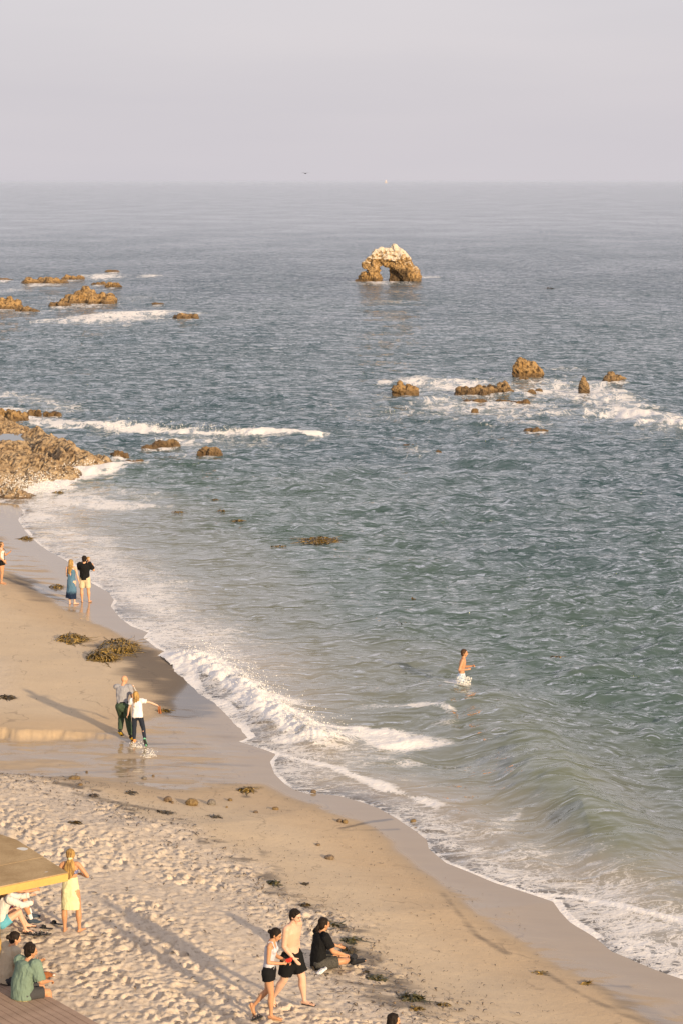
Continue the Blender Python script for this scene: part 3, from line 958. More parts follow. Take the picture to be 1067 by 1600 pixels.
M['yellow'] = cloth('yellow_towel', (0.70, 0.66, 0.40))
M['beige'] = cloth('beige_cloth', (0.50, 0.42, 0.31))
M['sage'] = cloth('sage_cloth', (0.17, 0.24, 0.19))
M['camo'] = cloth('camo_cloth', (0.42, 0.38, 0.20), lambda t, c, v: t.mix(t.maprange(t.noise(v, 30, 2), 0.45, 0.6), c, (0.16, 0.15, 0.08, 1)))
M['sky_blue'] = cloth('sky_blue_cloth', (0.13, 0.42, 0.55))
M['blue_white'] = cloth('pale_blue_cloth', (0.50, 0.60, 0.72))
M['dark_shorts'] = cloth('dark_check_cloth', (0.085, 0.08, 0.07), lambda t, c, v: t.mix(t.maprange(t.noise(v, 90, 2), 0.5, 0.6), c, (0.03, 0.03, 0.03, 1)))
M['bikini'] = cloth('blue_pattern_cloth', (0.03, 0.05, 0.22), lambda t, c, v: t.mix(t.maprange(t.noise(v, 60, 1), 0.55, 0.62), c, (0.6, 0.6, 0.65, 1)))
def _stripes(t, c, v):
    w = t.n('ShaderNodeTexWave'); t.l(v, w.inputs['Vector']); w.inputs['Scale'].default_value = 9; w.inputs['Distortion'].default_value = 1.5
    c = t.mix(t.maprange(w.outputs['Fac'], 0.62, 0.72), c, (0.55, 0.05, 0.06, 1))
    return t.mix(t.maprange(t.noise(v, 26, 1), 0.58, 0.63), c, (0.10, 0.16, 0.30, 1))
M['stripes'] = cloth('striped_cloth', (0.62, 0.62, 0.66), _stripes)
def _ombre(t, c, v):
    s = t.n('ShaderNodeSeparateXYZ'); t.l(v, s.inputs[0])
    z = t.math('ADD', s.outputs[2], t.math('MULTIPLY', t.noise(v, 18, 3), 0.16))
    return t.mix(t.maprange(z, -0.42, -0.26), (0.012, 0.022, 0.05, 1), c)
M['ombre'] = cloth('blue_ombre_cloth', (0.085, 0.17, 0.26), _ombre)
M['red'] = cloth('red_plastic', (0.65, 0.05, 0.03), rough=0.4)
M['tan_leather'] = cloth('tan_leather', (0.50, 0.30, 0.17), rough=0.6)
M['brown_leather'] = cloth('brown_leather', (0.30, 0.11, 0.04), rough=0.6)
M['rubber'] = cloth('black_rubber', (0.03, 0.03, 0.033), rough=0.6)
M['shoe_dark'] = cloth('dark_blue_shoe', (0.05, 0.07, 0.10), rough=0.7)
M['sole_white'] = cloth('white_sole', (0.65, 0.63, 0.58))
M['orange'] = cloth('orange_cloth', (0.75, 0.30, 0.10))
M['mint'] = cloth('mint_cloth', (0.18, 0.55, 0.36))
M['mustard'] = cloth('mustard_sole', (0.60, 0.40, 0.05))
M['eye'] = cloth('dark_eye', (0.02, 0.015, 0.012), rough=0.3)
M['lip'] = cloth('lip', (0.38, 0.13, 0.10), rough=0.5)
M['metal'] = cloth('steel_buckle', (0.6, 0.58, 0.55), rough=0.3)

# ------------------------------------------------------------------ people
def V(*a): return Vector(a)
def nrm(v): return Vector(v).normalized()

def hand(pr, wrist, d, palm, s, curl=0.5, side=1, thumb=1):
    """palm and five bent fingers; palm = direction the palm faces, side = which way the thumb leaves"""
    d = nrm(d); palm = Vector(palm); palm = (palm - d * palm.dot(d)).normalized()
    lat = d.cross(palm) * side
    L = 0.052 * s
    pc = wrist + d * L
    pr.loft([wrist + d * 0.005, wrist + d * L * 0.5, pc + d * L * 0.55], [(0.016 * s, 0.012 * s), (0.024 * s, 0.013 * s), (0.026 * s, 0.011 * s)], side=lat, n=10)
    for i, (o, ln) in enumerate(((0.020, 0.068), (0.0068, 0.078), (-0.0068, 0.072), (-0.020, 0.055))):
        b = pc + lat * o * s + d * L * 0.5
        c1 = curl * 0.9; c2 = curl * 2.0
        d1 = d * math.cos(c1) + palm * math.sin(c1)
        d2 = d * math.cos(c2) + palm * math.sin(c2)
        k = b + d1 * ln * 0.5 * s
        pr.loft([b - d * 0.01 * s, k, k + d2 * ln * 0.5 * s], [0.0098 * s, 0.0092 * s, 0.0082 * s], side=lat, n=8)
    tb = wrist + d * 0.02 * s + lat * 0.018 * s
    td = nrm(d * 0.7 + lat * 0.75 + palm * 0.35)
    k = tb + td * 0.034 * s
    pr.loft([tb, k, k + nrm(td + d * 0.6) * 0.028 * s], [0.012 * s, 0.010 * s, 0.009 * s], side=palm, n=8)

def figure(name, spec):
    """joints of a posed figure in its own frame: x right, y forward, z up, metres"""
    h = spec['h']; J = {}
    g = lambda k, d: Vector(spec.get(k, d))
    s1 = nrm(g('spine', (0, 0, 1))); s2 = nrm(g('chest', tuple(s1)))
    sh = nrm(g('sh', (1, 0, 0))); hipax = nrm(g('hips', (1, 0, 0)))
    fem = spec.get('fem', False); bulk = spec.get('bulk', 1.0)
    J['pel'] = V(0, 0, 0)
    J['waist'] = J['pel'] + s1 * 0.10 * h
    J['rib'] = J['waist'] + s2 * 0.08 * h
    J['chest'] = J['rib'] + s2 * 0.07 * h
    J['neck'] = J['chest'] + s2 * 0.065 * h
    shw = (0.098 if fem else 0.112) * h * spec.get('shw', 1)
    nd = nrm(g('neckdir', tuple(s2)))
    J['head0'] = J['neck'] + nd * 0.034 * h
    hu = nrm(g('headup', (0, 0, 1))); hf = g('face', (0, 1, 0)); hf = (hf - hu * hf.dot(hu)).normalized()
    hs = spec.get('hs', 1.0) * 1.08
    J['head'] = J['head0'] + hu * 0.058 * h * hs + hf * 0.010 * h
    for sd, nm in ((1, 'R'), (-1, 'L')):
        J['sh' + nm] = J['neck'] - s2 * 0.022 * h + sh * shw * sd + g('shift' + nm, (0, 0, 0))
        arm = spec['arm' + nm]
        J['el' + nm] = J['sh' + nm] + nrm(arm[0]) * 0.168 * h
        J['wr' + nm] = J['el' + nm] + nrm(arm[1]) * 0.148 * h
        J['hip' + nm] = J['pel'] + hipax * 0.052 * h * sd - s1 * 0.012 * h
        leg = spec['leg' + nm]
        J['kn' + nm] = J['hip' + nm] + nrm(leg[0]) * 0.238 * h
        J['an' + nm] = J['kn' + nm] + nrm(leg[1]) * 0.232 * h
    J['s1'], J['s2'], J['shx'], J['hipx'] = s1, s2, sh, hipax
    J['hu'], J['hf'] = hu, hf
    return J

def person(label, spec, at, rot, lift=0.0):
    """builds one person; the Empty stands where the body meets what carries it"""
    h = spec['h']; J = figure('person', spec)
    fem = spec.get('fem', False); b = spec.get('bulk', 1.0)
    vox = spec.get('vox', 0.0115)
    sk = M[spec['skin']]
    pr = Prims()
    sx, s2, hx = J['shx'], J['s2'], J['hipx']
    mid = (sx + hx).normalized()
    pw = (0.088 if fem else 0.082) * h * b; ww = (0.064 if fem else 0.075) * h * b
    rwid = (0.075 if fem else 0.088) * h * b; cw = (0.083 if fem else 0.100) * h * b
    pd, wd, rd, cd = 0.058 * h * b, 0.048 * h * b, 0.058 * h * b, 0.060 * h * b
    tors = [J['pel'] - J['s1'] * 0.03 * h, J['pel'] + J['s1'] * 0.02 * h, J['waist'], J['rib'], J['chest'], J['chest'] + s2 * 0.035 * h, J['neck'] + s2 * 0.004 * h]
    trad = [(pw * 0.72, pd * 0.85), (pw, pd), (ww, wd), (rwid, rd), (cw, cd), (cw * 0.92, cd * 0.82), (0.040 * h, 0.038 * h)]
    J['tors'], J['trad'] = tors, trad
    pr.loft(tors, trad, side=mid, n=20)
    fwd = sx.cross(s2) * -1
    J['fwd'] = fwd
    if fem:
        for sd in (1, -1):
            pr.ell(J['chest'] + sx * 0.040 * h * sd + fwd * 0.042 * h - s2 * 0.012 * h, (0.034 * h, 0.030 * h, 0.032 * h), s2, fwd)
    for sd in (1, -1):   # buttocks
        pr.ell(J['pel'] + hx * 0.042 * h * sd - fwd * 0.026 * h - J['s1'] * 0.012 * h, (0.044 * h * b, 0.040 * h * b, 0.045 * h), J['s1'], fwd)
    pr.loft([J['neck'] - s2 * 0.02 * h, J['head0'] + J['hu'] * 0.012 * h], [(0.036 * h, 0.034 * h), (0.031 * h, 0.032 * h)], side=sx)
    for nm, sd in (('R', 1), ('L', -1)):
        S_, E_, W_ = J['sh' + nm], J['el' + nm], J['wr' + nm]
        ud = (E_ - S_).normalized()
        pr.loft([J['neck'] - s2 * 0.006 * h + sx * 0.02 * h * sd, S_ - sx * 0.02 * h * sd + s2 * 0.008 * h], [0.026 * h, 0.031 * h * b], side=fwd)
        ab = b if not fem else 0.88 * b
        pr.loft([S_, S_ + ud * 0.06 * h, E_], [0.032 * h * ab, 0.029 * h * ab, 0.0215 * h * ab], side=fwd)
        fd = (W_ - E_).normalized()
        pr.loft([E_, E_ + fd * 0.04 * h, W_], [0.0215 * h * ab, 0.0235 * h * ab, 0.0145 * h], side=fwd)
        hd = spec.get('hand' + nm, {})
        d = Vector(hd.get('dir', tuple(fd)))
        hand(pr, W_, d, hd.get('palm', (-sd, 0.2, 0)), h / 1.75 * (1.04 if not fem else 0.95), hd.get('curl', 0.4), hd.get('side', 1 if sd > 0 else -1))
        H_, K_, A_ = J['hip' + nm], J['kn' + nm], J['an' + nm]
        td = (K_ - H_).normalized(); cdv = (A_ - K_).normalized()
        tb = (1.06 if fem else 1.0) * b
        pr.loft([H_, H_ + td * 0.09 * h, K_], [0.050 * h * tb, 0.046 * h * tb, 0.031 * h * b], side=hx)
        calf = K_ + cdv * 0.075 * h - fwd * 0.0 * h
        back = (-(Vector(hx).cross(cdv))).normalized()
        pr.loft([K_, calf + back * 0.006 * h, K_ + cdv * 0.17 * h, A_], [0.031 * h * b, 0.034 * h * b, 0.021 * h * b, 0.0185 * h], side=hx)
        ft = nrm(spec['foot' + nm])
        dn = cdv - ft * cdv.dot(ft); dn = dn.normalized() if dn.length > 0.05 else Vector((0, 0, -1))
        heel = A_ + dn * 0.020 * h - ft * 0.022 * h
        toe = A_ + dn * 0.028 * h + ft * 0.100 * h
        fs = ft.cross(dn)
        pr.loft([A_ + dn * 0.002 * h, A_ + dn * 0.018 * h + ft * 0.03 * h, toe], [(0.019 * h, 0.019 * h), (0.022 * h, 0.018 * h), (0.026 * h, 0.0095 * h)], side=fs)
        pr.loft([heel, A_ + dn * 0.026 * h + ft * 0.05 * h], [(0.018 * h, 0.016 * h), (0.023 * h, 0.013 * h)], side=fs)
        if not spec.get('simple_feet'):
            for i, (o, l) in enumerate(((0.018, 0.020), (0.008, 0.017), (-0.001, 0.014), (-0.010, 0.011), (-0.018, 0.007))):
                inner = -sd
                q = toe + fs * (o * inner * (1 if fs.dot(hx) > 0 else -1)) * h
                pr.loft([q, q + ft * l * h], [0.0065 * h if i else 0.0085 * h] * 2, side=fs, n=8)
        J['foot' + nm] = (heel, toe, ft, dn, fs)
    # head with a face
    hs = spec.get('hs', 1.0) * h * 1.08
    C, U, F = J['head'], J['hu'], J['hf']; R = F.cross(U)
    pr.ell(C + U * 0.012 * hs - F * 0.008 * hs, (0.043 * hs, 0.053 * hs, 0.050 * hs), U, F, 16)
    pr.loft([C + F * 0.012 * hs, C - U * 0.028 * hs + F * 0.020 * hs, C - U * 0.050 * hs + F * 0.026 * hs], [(0.037 * hs, 0.034 * hs), (0.031 * hs, 0.024 * hs), (0.014 * hs, 0.013 * hs)], side=R)
    pr.loft([C + F * 0.043 * hs + U * 0.006 * hs, C + F * 0.054 * hs - U * 0.014 * hs], [0.0055 * hs, (0.010 * hs, 0.008 * hs)], side=R, n=8)
    pr.loft([C + F * 0.045 * hs - U * 0.027 * hs - R * 0.008 * hs, C + F * 0.045 * hs - U * 0.027 * hs + R * 0.008 * hs], [0.006 * hs] * 2, side=U, n=8)
    pr.loft([C + F * 0.042 * hs + U * 0.012 * hs - R * 0.026 * hs, C + F * 0.046 * hs + U * 0.013 * hs, C + F * 0.042 * hs + U * 0.012 * hs + R * 0.026 * hs], [0.0065 * hs] * 3, side=U, n=8)
    for sd in (1, -1):
        pr.ell(C + R * 0.044 * hs * sd - F * 0.004 * hs - U * 0.006 * hs, (0.006 * hs, 0.011 * hs, 0.018 * hs), U, F, 8)
    zmin = min(v.z for v in pr.v)
    sink = spec.get('sink', 0.012)
    base = zmin + sink if not spec.get('origin_pelvis') else 0.0
    z_off = -base + lift
    root = empty('person', at, rot)
    tag(root, label, 'person', spec.get('group'))
    def place(o):
        o.location = (0, 0, z_off)
        return o
    body = place(pr.blob('body', sk, root, vox, 1))
    for sd in (1, -1):
        e = Prims().ell(C + R * 0.0165 * hs * sd + F * 0.0435 * hs + U * 0.001 * hs, (0.0068 * hs, 0.0045 * hs, 0.0040 * hs), U, F, 8)
        place(e.plain('eye', M['eye'], root))
        br = Prims().loft([C + R * 0.009 * hs * sd + F * 0.050 * hs + U * 0.013 * hs, C + R * 0.026 * hs * sd + F * 0.044 * hs + U * 0.014 * hs], [0.0028 * hs] * 2, n=6)
        place(br.plain('eyebrow', M[spec.get('hair_mat', 'hair_brown')], root))
    place(Prims().loft([C + F * 0.0515 * hs - U * 0.0275 * hs - R * 0.010 * hs, C + F * 0.0525 * hs - U * 0.0275 * hs + R * 0.010 * hs], [0.0032 * hs] * 2, side=U, n=6).plain('mouth', M['lip'], root))
    J['root'] = root; J['place'] = place; J['h'] = h; J['zoff'] = z_off; J['R'] = R; J['hsz'] = hs; J['b'] = b; J['fem'] = fem
    hair(J, spec)
    for g in spec.get('wear', ()):
        WEAR[g[0]](J, spec, *g[1:])
    return root, J

def hair(J, spec):
    st = spec.get('hair', 'short'); m = M[spec.get('hair_mat', 'hair_brown')]
    if st == 'bald': return
    C, U, F, R, s = J['head'], J['hu'], J['hf'], J['R'], J['hsz']
    p = Prims()
    # a cap that leaves the face and ears free
    p.ell(C + U * 0.022 * s - F * 0.014 * s, (0.0475 * s, 0.052 * s, 0.046 * s), U, F, 16)
    p.ell(C - F * 0.026 * s - U * 0.008 * s, (0.0465 * s, 0.036 * s, 0.046 * s), U, F, 14)
    p.ell(C - F * 0.030 * s - U * 0.034 * s, (0.034 * s, 0.020 * s, 0.026 * s), U, F, 12)
    for sd in (1, -1):
        p.ell(C + R * 0.040 * s * sd + U * 0.010 * s - F * 0.004 * s, (0.009 * s, 0.026 * s, 0.024 * s), U, F, 8)
    p.loft([C + U * 0.040 * s + F * 0.018 * s - R * 0.024 * s, C + U * 0.045 * s + F * 0.024 * s, C + U * 0.040 * s + F * 0.018 * s + R * 0.024 * s], [0.013 * s] * 3, side=U)
    sm, v = 1, 0.011
    if st == 'bun':
        p.ell(C - F * 0.072 * s + U * 0.000 * s, (0.024 * s, 0.022 * s, 0.022 * s), U, F)
        p.loft([C - F * 0.05 * s, C - F * 0.07 * s], [0.018 * s, 0.016 * s])
    if st == 'messy':
        rr_ = random.Random(2)
        for _ in range(26):
            a = rr_.uniform(0, 6.28); e = rr_.uniform(-0.3, 1.5)
            d = (R * math.cos(a) * math.cos(e) + F * math.sin(a) * math.cos(e) * 0.9 + U * math.sin(e))
            if d.dot(F) > 0.72 and e < 0.8: continue
            p.ell(C + U * 0.018 * s - F * 0.012 * s + d * 0.046 * s, (0.017 * s,) * 3, U, F, 8)
    if st in ('long', 'longloose'):
        g = J['s2'] * -1
        top = C - F * 0.030 * s
        back = J['neck'] - J['fwd'] * 0.052 * s
        w = 0.055 if st == 'longloose' else 0.044
        end = back - J['s2'] * (0.13 if st == 'longloose' else 0.10) * s - J['shx'] * (0.03 * s if st == 'longloose' else 0)
        p.loft([top, C - F * 0.042 * s - U * 0.045 * s, back, end], [(0.044 * s, 0.03 * s), (0.048 * s, 0.026 * s), (w * s, 0.022 * s), (w * 0.5 * s, 0.012 * s)], side=R, n=16)
        for sd in (1, -1):
            p.loft([C + R * 0.040 * s * sd + U * 0.02 * s - F * 0.005 * s, C + R * 0.044 * s * sd - U * 0.035 * s - F * 0.01 * s, back + R * 0.038 * s * sd], [0.014 * s, 0.014 * s, 0.018 * s], side=F)
    if st == 'ponytail':
        back = J['neck'] - J['fwd'] * 0.050 * s
        k = C - F * 0.052 * s - U * 0.028 * s
        p.loft([C - F * 0.035 * s, k], [(0.040 * s, 0.03 * s), (0.020 * s, 0.018 * s)], side=R)
        p.loft([k, C - F * 0.060 * s - U * 0.070 * s, back - J['s2'] * 0.05 * s, back - J['s2'] * 0.11 * s, back - J['s2'] * 0.165 * s - J['fwd'] * 0.004 * s],
               [(0.022 * s, 0.016 * s), (0.044 * s, 0.022 * s), (0.064 * s, 0.022 * s), (0.052 * s, 0.018 * s), (0.014 * s, 0.008 * s)], side=J['shx'], n=18)
    if st == 'pony_short':
        k = C - F * 0.055 * s - U * 0.012 * s
        p.loft([k, k - F * 0.020 * s - U * 0.03 * s, k - F * 0.012 * s - U * 0.075 * s], [0.018 * s, 0.020 * s, 0.009 * s])
    J['place'](p.blob('hair', m, J['root'], v, sm, wr=0.006, wscale=40))
    if st == 'ponytail':
        J['place'](Prims().loft([C - F * 0.052 * s - U * 0.035 * s, C - F * 0.054 * s - U * 0.042 * s], [(0.026 * s, 0.021 * s)] * 2, side=R).plain('hair_tie', M['yellow'], J['root']))

def _top(J, p, hem, loose, neck=True, upto=None):
    h = J['h']; T, Rr = J['tors'], J['trad']
    hemp = J['pel'] - J['s1'] * hem * h if hem >= 0 else J['pel'] + J['s1'] * (-hem) * h
    pts = [hemp]; rad = [(Rr[1][0] + loose * 1.3, Rr[1][1] + loose * 1.6)]
    if hem >= -0.02:
        pts.append(T[1] + J['s1'] * 0.01 * h); rad.append((Rr[1][0] + loose * 1.1, Rr[1][1] + loose * 1.5))
    else:
        rad = [(Rr[2][0] + loose * 1.4, Rr[2][1] + loose * 1.4)]
    for i in (2, 3, 4, 5):
        pts.append(T[i]); rad.append((Rr[i][0] + loose * (1.5 if i == 2 else 1.0), Rr[i][1] + loose * (1.5 if i == 2 else 1.0)))
    if neck:
        pts.append(T[6] - J['s2'] * 0.006 * h); rad.append((Rr[6][0] + 0.012, Rr[6][1] + 0.010))
    p.loft(pts, rad, side=(J['shx'] + J['hipx']).normalized(), n=20, caps=(False, False))
    if J['fem'] and hem > -0.12:
        for sd in (1, -1):
            p.ell(J['chest'] + J['shx'] * 0.040 * h * sd + J['fwd'] * 0.044 * h - J['s2'] * 0.012 * h, (0.036 * h, 0.032 * h, 0.034 * h), J['s2'], J['fwd'])
    if hem > 0:
        for sd in (1, -1):
            p.ell(J['pel'] + J['hipx'] * 0.042 * h * sd - J['fwd'] * 0.030 * h - J['s1'] * 0.0 * h, (0.046 * h, 0.042 * h, 0.045 * h), J['s1'], J['fwd'])

def wear_shirt(J, spec, mat, sleeve=0.62, hem=0.035, loose=0.014, full=False, name='shirt'):
    p = Prims(); h = J['h']; _top(J, p, hem, loose)
    b = J['b']
    for nm, sd in (('R', 1), ('L', -1)):
        S_, E_, W_ = J['sh' + nm], J['el' + nm], J['wr' + nm]
        p.loft([J['neck'] - J['s2'] * 0.006 * h + J['shx'] * 0.03 * h * sd, S_ - J['shx'] * 0.015 * h * sd + J['s2'] * 0.010 * h], [0.030 * h, 0.036 * h * b + loose * 0.3], side=J['fwd'])
        ud = (E_ - S_)
        r0, r1 = 0.033 * h * b + loose * 0.9, 0.028 * h * b + loose * 1.1
        if not full:
            p.loft([S_, S_ + ud * sleeve], [r0, r1], side=J['fwd'], caps=(True, False))
        else:
            p.loft([S_, S_ + ud * 0.5, E_], [r0, r1, 0.024 * h * b + loose], side=J['fwd'])
            q = W_ - E_
            p.loft([E_, E_ + q * 0.5, E_ + q * full], [0.024 * h * b + loose, 0.024 * h + loose, 0.019 * h + loose * 0.7], side=J['fwd'], caps=(True, False))
    J['place'](p.blob(name, M[mat], J['root'], 0.011, 1, wr=0.020, wscale=10, seed=int(h * 100)))

def wear_tank(J, spec, mat, hem=0.0, loose=0.008, name='tank_top'):
    p = Prims(); h = J['h']
    T, Rr = J['tors'], J['trad']
    hemp = J['pel'] + J['s1'] * (0.02 - hem) * h
    p.loft([hemp, T[2], T[3], T[4], T[4] + J['s2'] * 0.014 * h], [(Rr[1][0] + loose, Rr[1][1] + loose), (Rr[2][0] + loose * 1.3, Rr[2][1] + loose * 1.3), (Rr[3][0] + loose, Rr[3][1] + loose),
           (Rr[4][0] + loose * 0.6, Rr[4][1] + loose), (Rr[4][0] * 0.9, Rr[4][1] * 0.9 + loose)], side=J['shx'], n=20, caps=(False, False))
    if J['fem']:
        for sd in (1, -1):
            p.ell(J['chest'] + J['shx'] * 0.040 * h * sd + J['fwd'] * 0.044 * h - J['s2'] * 0.012 * h, (0.037 * h, 0.032 * h, 0.035 * h), J['s2'], J['fwd'])
    for sd in (1, -1):
        a = J['chest'] + J['shx'] * 0.052 * h * sd
        tp = J['neck'] + J['shx'] * 0.062 * h * sd + J['s2'] * 0.022 * h
        p.loft([a + J['fwd'] * 0.055 * h, tp + J['fwd'] * 0.018 * h, tp - J['fwd'] * 0.018 * h, a - J['fwd'] * 0.05 * h], [(0.012 * h, 0.006 * h)] * 4, side=J['shx'], n=8)
    J['place'](p.blob(name, M[mat], J['root'], 0.011, 1, wr=0.006, wscale=14))

def wear_bottoms(J, spec, mat, length=0.6, loose=0.016, name='shorts', waist=0.055, belt=None):
    """length counts along thigh (0..1) then shin (1..2)"""
    p = Prims(); h = J['h']; b = J['b']
    Rr = J['trad']
    wl = min(loose, 0.012)
    p.loft([J['pel'] - J['s1'] * 0.035 * h, J['pel'] + J['s1'] * 0.01 * h, J['pel'] + J['s1'] * waist * h],
           [(Rr[0][0] + loose, Rr[0][1] + loose), (Rr[1][0] + wl, Rr[1][1] + wl), (0.5 * (Rr[1][0] + Rr[2][0]) + wl, 0.5 * (Rr[1][1] + Rr[2][1]) + wl)], side=J['hipx'], n=20, caps=(True, False))
    for sd in (1, -1):
        p.ell(J['pel'] + J['hipx'] * 0.042 * h * sd - J['fwd'] * 0.028 * h - J['s1'] * 0.012 * h, (0.048 * h * b, 0.043 * h * b, 0.050 * h), J['s1'], J['fwd'])
    for nm in 'RL':
        H_, K_, A_ = J['hip' + nm], J['kn' + nm], J['an' + nm]
        tr = lambda f: (0.052 - 0.016 * f) * h * b + loose
        if length <= 1:
            p.loft([H_, H_ + (K_ - H_) * length * 0.5, H_ + (K_ - H_) * length], [tr(0), tr(length * 0.5), tr(length) + loose * 0.4], side=J['hipx'], caps=(True, False))
        else:
            p.loft([H_, H_ + (K_ - H_) * 0.5, K_], [tr(0), tr(0.5), tr(1)], side=J['hipx'])
            q = (A_ - K_) * (length - 1)
            p.loft([K_, K_ + q * 0.4, K_ + q], [tr(1), 0.034 * h * b + loose, 0.022 * h * b + loose], side=J['hipx'], caps=(True, False))
    J['place'](p.blob(name, M[mat], J['root'], 0.012, 2, wr=0.010, wscale=12, seed=5))
    if belt:
        c = J['pel'] + J['s1'] * waist * h
        r = (0.5 * (Rr[1][0] + Rr[2][0]) + wl + 0.004, 0.5 * (Rr[1][1] + Rr[2][1]) + wl + 0.004)
        J['place'](Prims().loft([c - J['s1'] * 0.016, c + J['s1'] * 0.016], [r, r], side=J['hipx'], n=20, caps=(False, False)).plain('belt', M[belt], J['root']))

def wear_wrap(J, spec, mat, top=0.05, length=0.23, flare=1.15, name='wrap_skirt', low=0.0):
    """a tube of cloth hanging straight down from the waist"""
    p = Prims(); h = J['h']; Rr = J['trad']
    c = J['pel']; dn = V(0, 0, -1)
    pts = [c + J['s1'] * top * h, c + J['s1'] * 0.01 * h, c + dn * 0.06 * h, c + dn * length * 0.7 * h, c + dn * length * h]
    w, d = Rr[1][0] + 0.010, Rr[1][1] + 0.020
    p.loft(pts, [(Rr[2][0] + 0.02, Rr[2][1] + 0.015), (w, d), (w * 1.04, d * 1.08), (w * flare, d * flare), (w * flare * 0.98, d * flare)], side=J['hipx'], n=24, caps=(False, False))
    for sd in (1, -1):
        p.ell(J['pel'] + J['hipx'] * 0.042 * h * sd - J['fwd'] * 0.030 * h - J['s1'] * 0.012 * h, (0.048 * h, 0.044 * h, 0.052 * h), J['s1'], J['fwd'])
    J['place'](p.blob(name, M[mat], J['root'], 0.012, 2, wr=0.014, wscale=9, seed=8))

def wear_dress(J, spec, mat):
    p = Prims(); h = J['h']; T, Rr = J['tors'], J['trad']; dn = V(0, 0, -1); c = J['pel']
    p.loft([T[4] + J['s2'] * 0.01 * h, T[3], T[2], T[1], c + dn * 0.10 * h, c + dn * 0.22 * h, c + dn * 0.38 * h + J['shx'] * -0.02 * h],
           [(Rr[4][0] + 0.006, Rr[4][1] + 0.008), (Rr[3][0] + 0.008, Rr[3][1] + 0.01), (Rr[2][0] + 0.012, Rr[2][1] + 0.012), (Rr[1][0] + 0.014, Rr[1][1] + 0.02),
            (Rr[1][0] * 1.1, Rr[1][1] * 1.35), (Rr[1][0] * 1.22, Rr[1][1] * 1.6), (Rr[1][0] * 1.30, Rr[1][1] * 1.7)], side=J['shx'], n=24, caps=(False, False))
    for sd in (1, -1):
        p.loft([J['chest'] + J['shx'] * 0.045 * h * sd - J['fwd'] * 0.055 * h, J['neck'] + J['shx'] * 0.05 * h * sd + J['s2'] * 0.018 * h, J['chest'] + J['shx'] * 0.045 * h * sd + J['fwd'] * 0.06 * h], [0.006 * h] * 3, n=8)
    J['place'](p.blob('dress', M[mat], J['root'], 0.013, 2, wr=0.024, wscale=8, seed=4))

def wear_bikini(J, spec, mat):
    p = Prims(); h = J['h']; T, Rr = J['tors'], J['trad']
    p.loft([T[3] + J['s2'] * 0.015 * h, T[4] - J['s2'] * 0.012 * h], [(Rr[3][0] + 0.012, Rr[3][1] + 0.010), (Rr[4][0] + 0.006, Rr[4][1] + 0.008)], side=J['shx'], n=20, caps=(False, False))
    J['place'](p.plain('bikini_top', M[mat], J['root']))

def wear_flipflops(J, spec, sole='rubber', strap='rubber', name='flip_flop'):
    h = J['h']
    for nm in 'RL':
        heel, toe, ft, dn, fs = J['foot' + nm]
        a = heel + dn * 0.020 * h; z = toe + ft * 0.022 * h + dn * 0.012 * h
        m = (a + z) * 0.5
        s = Prims().loft([a, m, z], [(0.022 * h, 0.007), (0.024 * h, 0.007), (0.027 * h, 0.007)], side=fs, n=14).plain(name, M[sole], J['root'])
        J['place'](s)
        q = Prims()
        top = toe - dn * 0.014 * h
        for e in (1, -1):
            q.loft([m + fs * 0.025 * h * e, top - ft * 0.022 * h + fs * 0.014 * h * e - dn * 0.004 * h, top + ft * 0.002], [(0.006, 0.004)] * 3, side=ft, n=6)
        st = q.plain('strap', M[strap], s)

def wear_shoes(J, spec, mat='shoe_dark', sole='sole_white', only='RL', name='shoe'):
    h = J['h']
    for nm in only:
        heel, toe, ft, dn, fs = J['foot' + nm]
        p = Prims().loft([heel - ft * 0.004, heel * 0.5 + toe * 0.5 - dn * 0.006 * h, toe + ft * 0.012 * h], [(0.026 * h, 0.026 * h), (0.029 * h, 0.024 * h), (0.030 * h, 0.016 * h)], side=fs)
        p.loft([J['an' + nm], heel], [0.026 * h, 0.026 * h], side=fs)
        s = J['place'](p.blob(name, M[mat], J['root'], 0.010, 1))
        Prims().loft([heel + dn * 0.020 * h - ft * 0.006, toe + dn * 0.008 * h + ft * 0.014 * h], [(0.029 * h, 0.008), (0.031 * h, 0.008)], side=fs).plain('sole', M[sole], s)

def wear_socks(J, spec, mat='white', only='RL', length=0.3):
    h = J['h']
    for nm in only:
        A_, K_ = J['an' + nm], J['kn' + nm]
        J['place'](Prims().loft([A_ + (K_ - A_) * length, A_], [0.026 * h, 0.0225 * h], caps=(False, True)).plain('sock', M[mat], J['root']))

def wear_sunglasses(J, spec, mat='tan_leather'):
    C, U, F, R, s = J['head'], J['hu'], J['hf'], J['R'], J['hsz']
    n = 12; pts = []
    for i in range(n):
        a = math.pi * i / (n - 1)
        pts.append(C + U * 0.034 * s + R * math.cos(a) * 0.050 * s + F * (math.sin(a) * 0.052 * s - 0.006 * s))
    J['place'](Prims().loft(pts, [(0.010 * s, 0.003 * s)] * n, side=U, n=8).plain('headband', M[mat], J['root']))

WEAR = dict(shirt=wear_shirt, tank=wear_tank, bottoms=wear_bottoms, wrap=wear_wrap, dress=wear_dress, bikini=wear_bikini,
            flipflops=wear_flipflops, shoes=wear_shoes, socks=wear_socks, headband=wear_sunglasses)

def wpt(J, p):
    """a joint of a figure in the coordinates of the place"""
    r = J['root']
    m = Matrix.Translation(r.location) @ Matrix.Rotation(r.rotation_euler.z, 4, 'Z')
    return m @ (Vector(p) + Vector((0, 0, J['zoff'])))
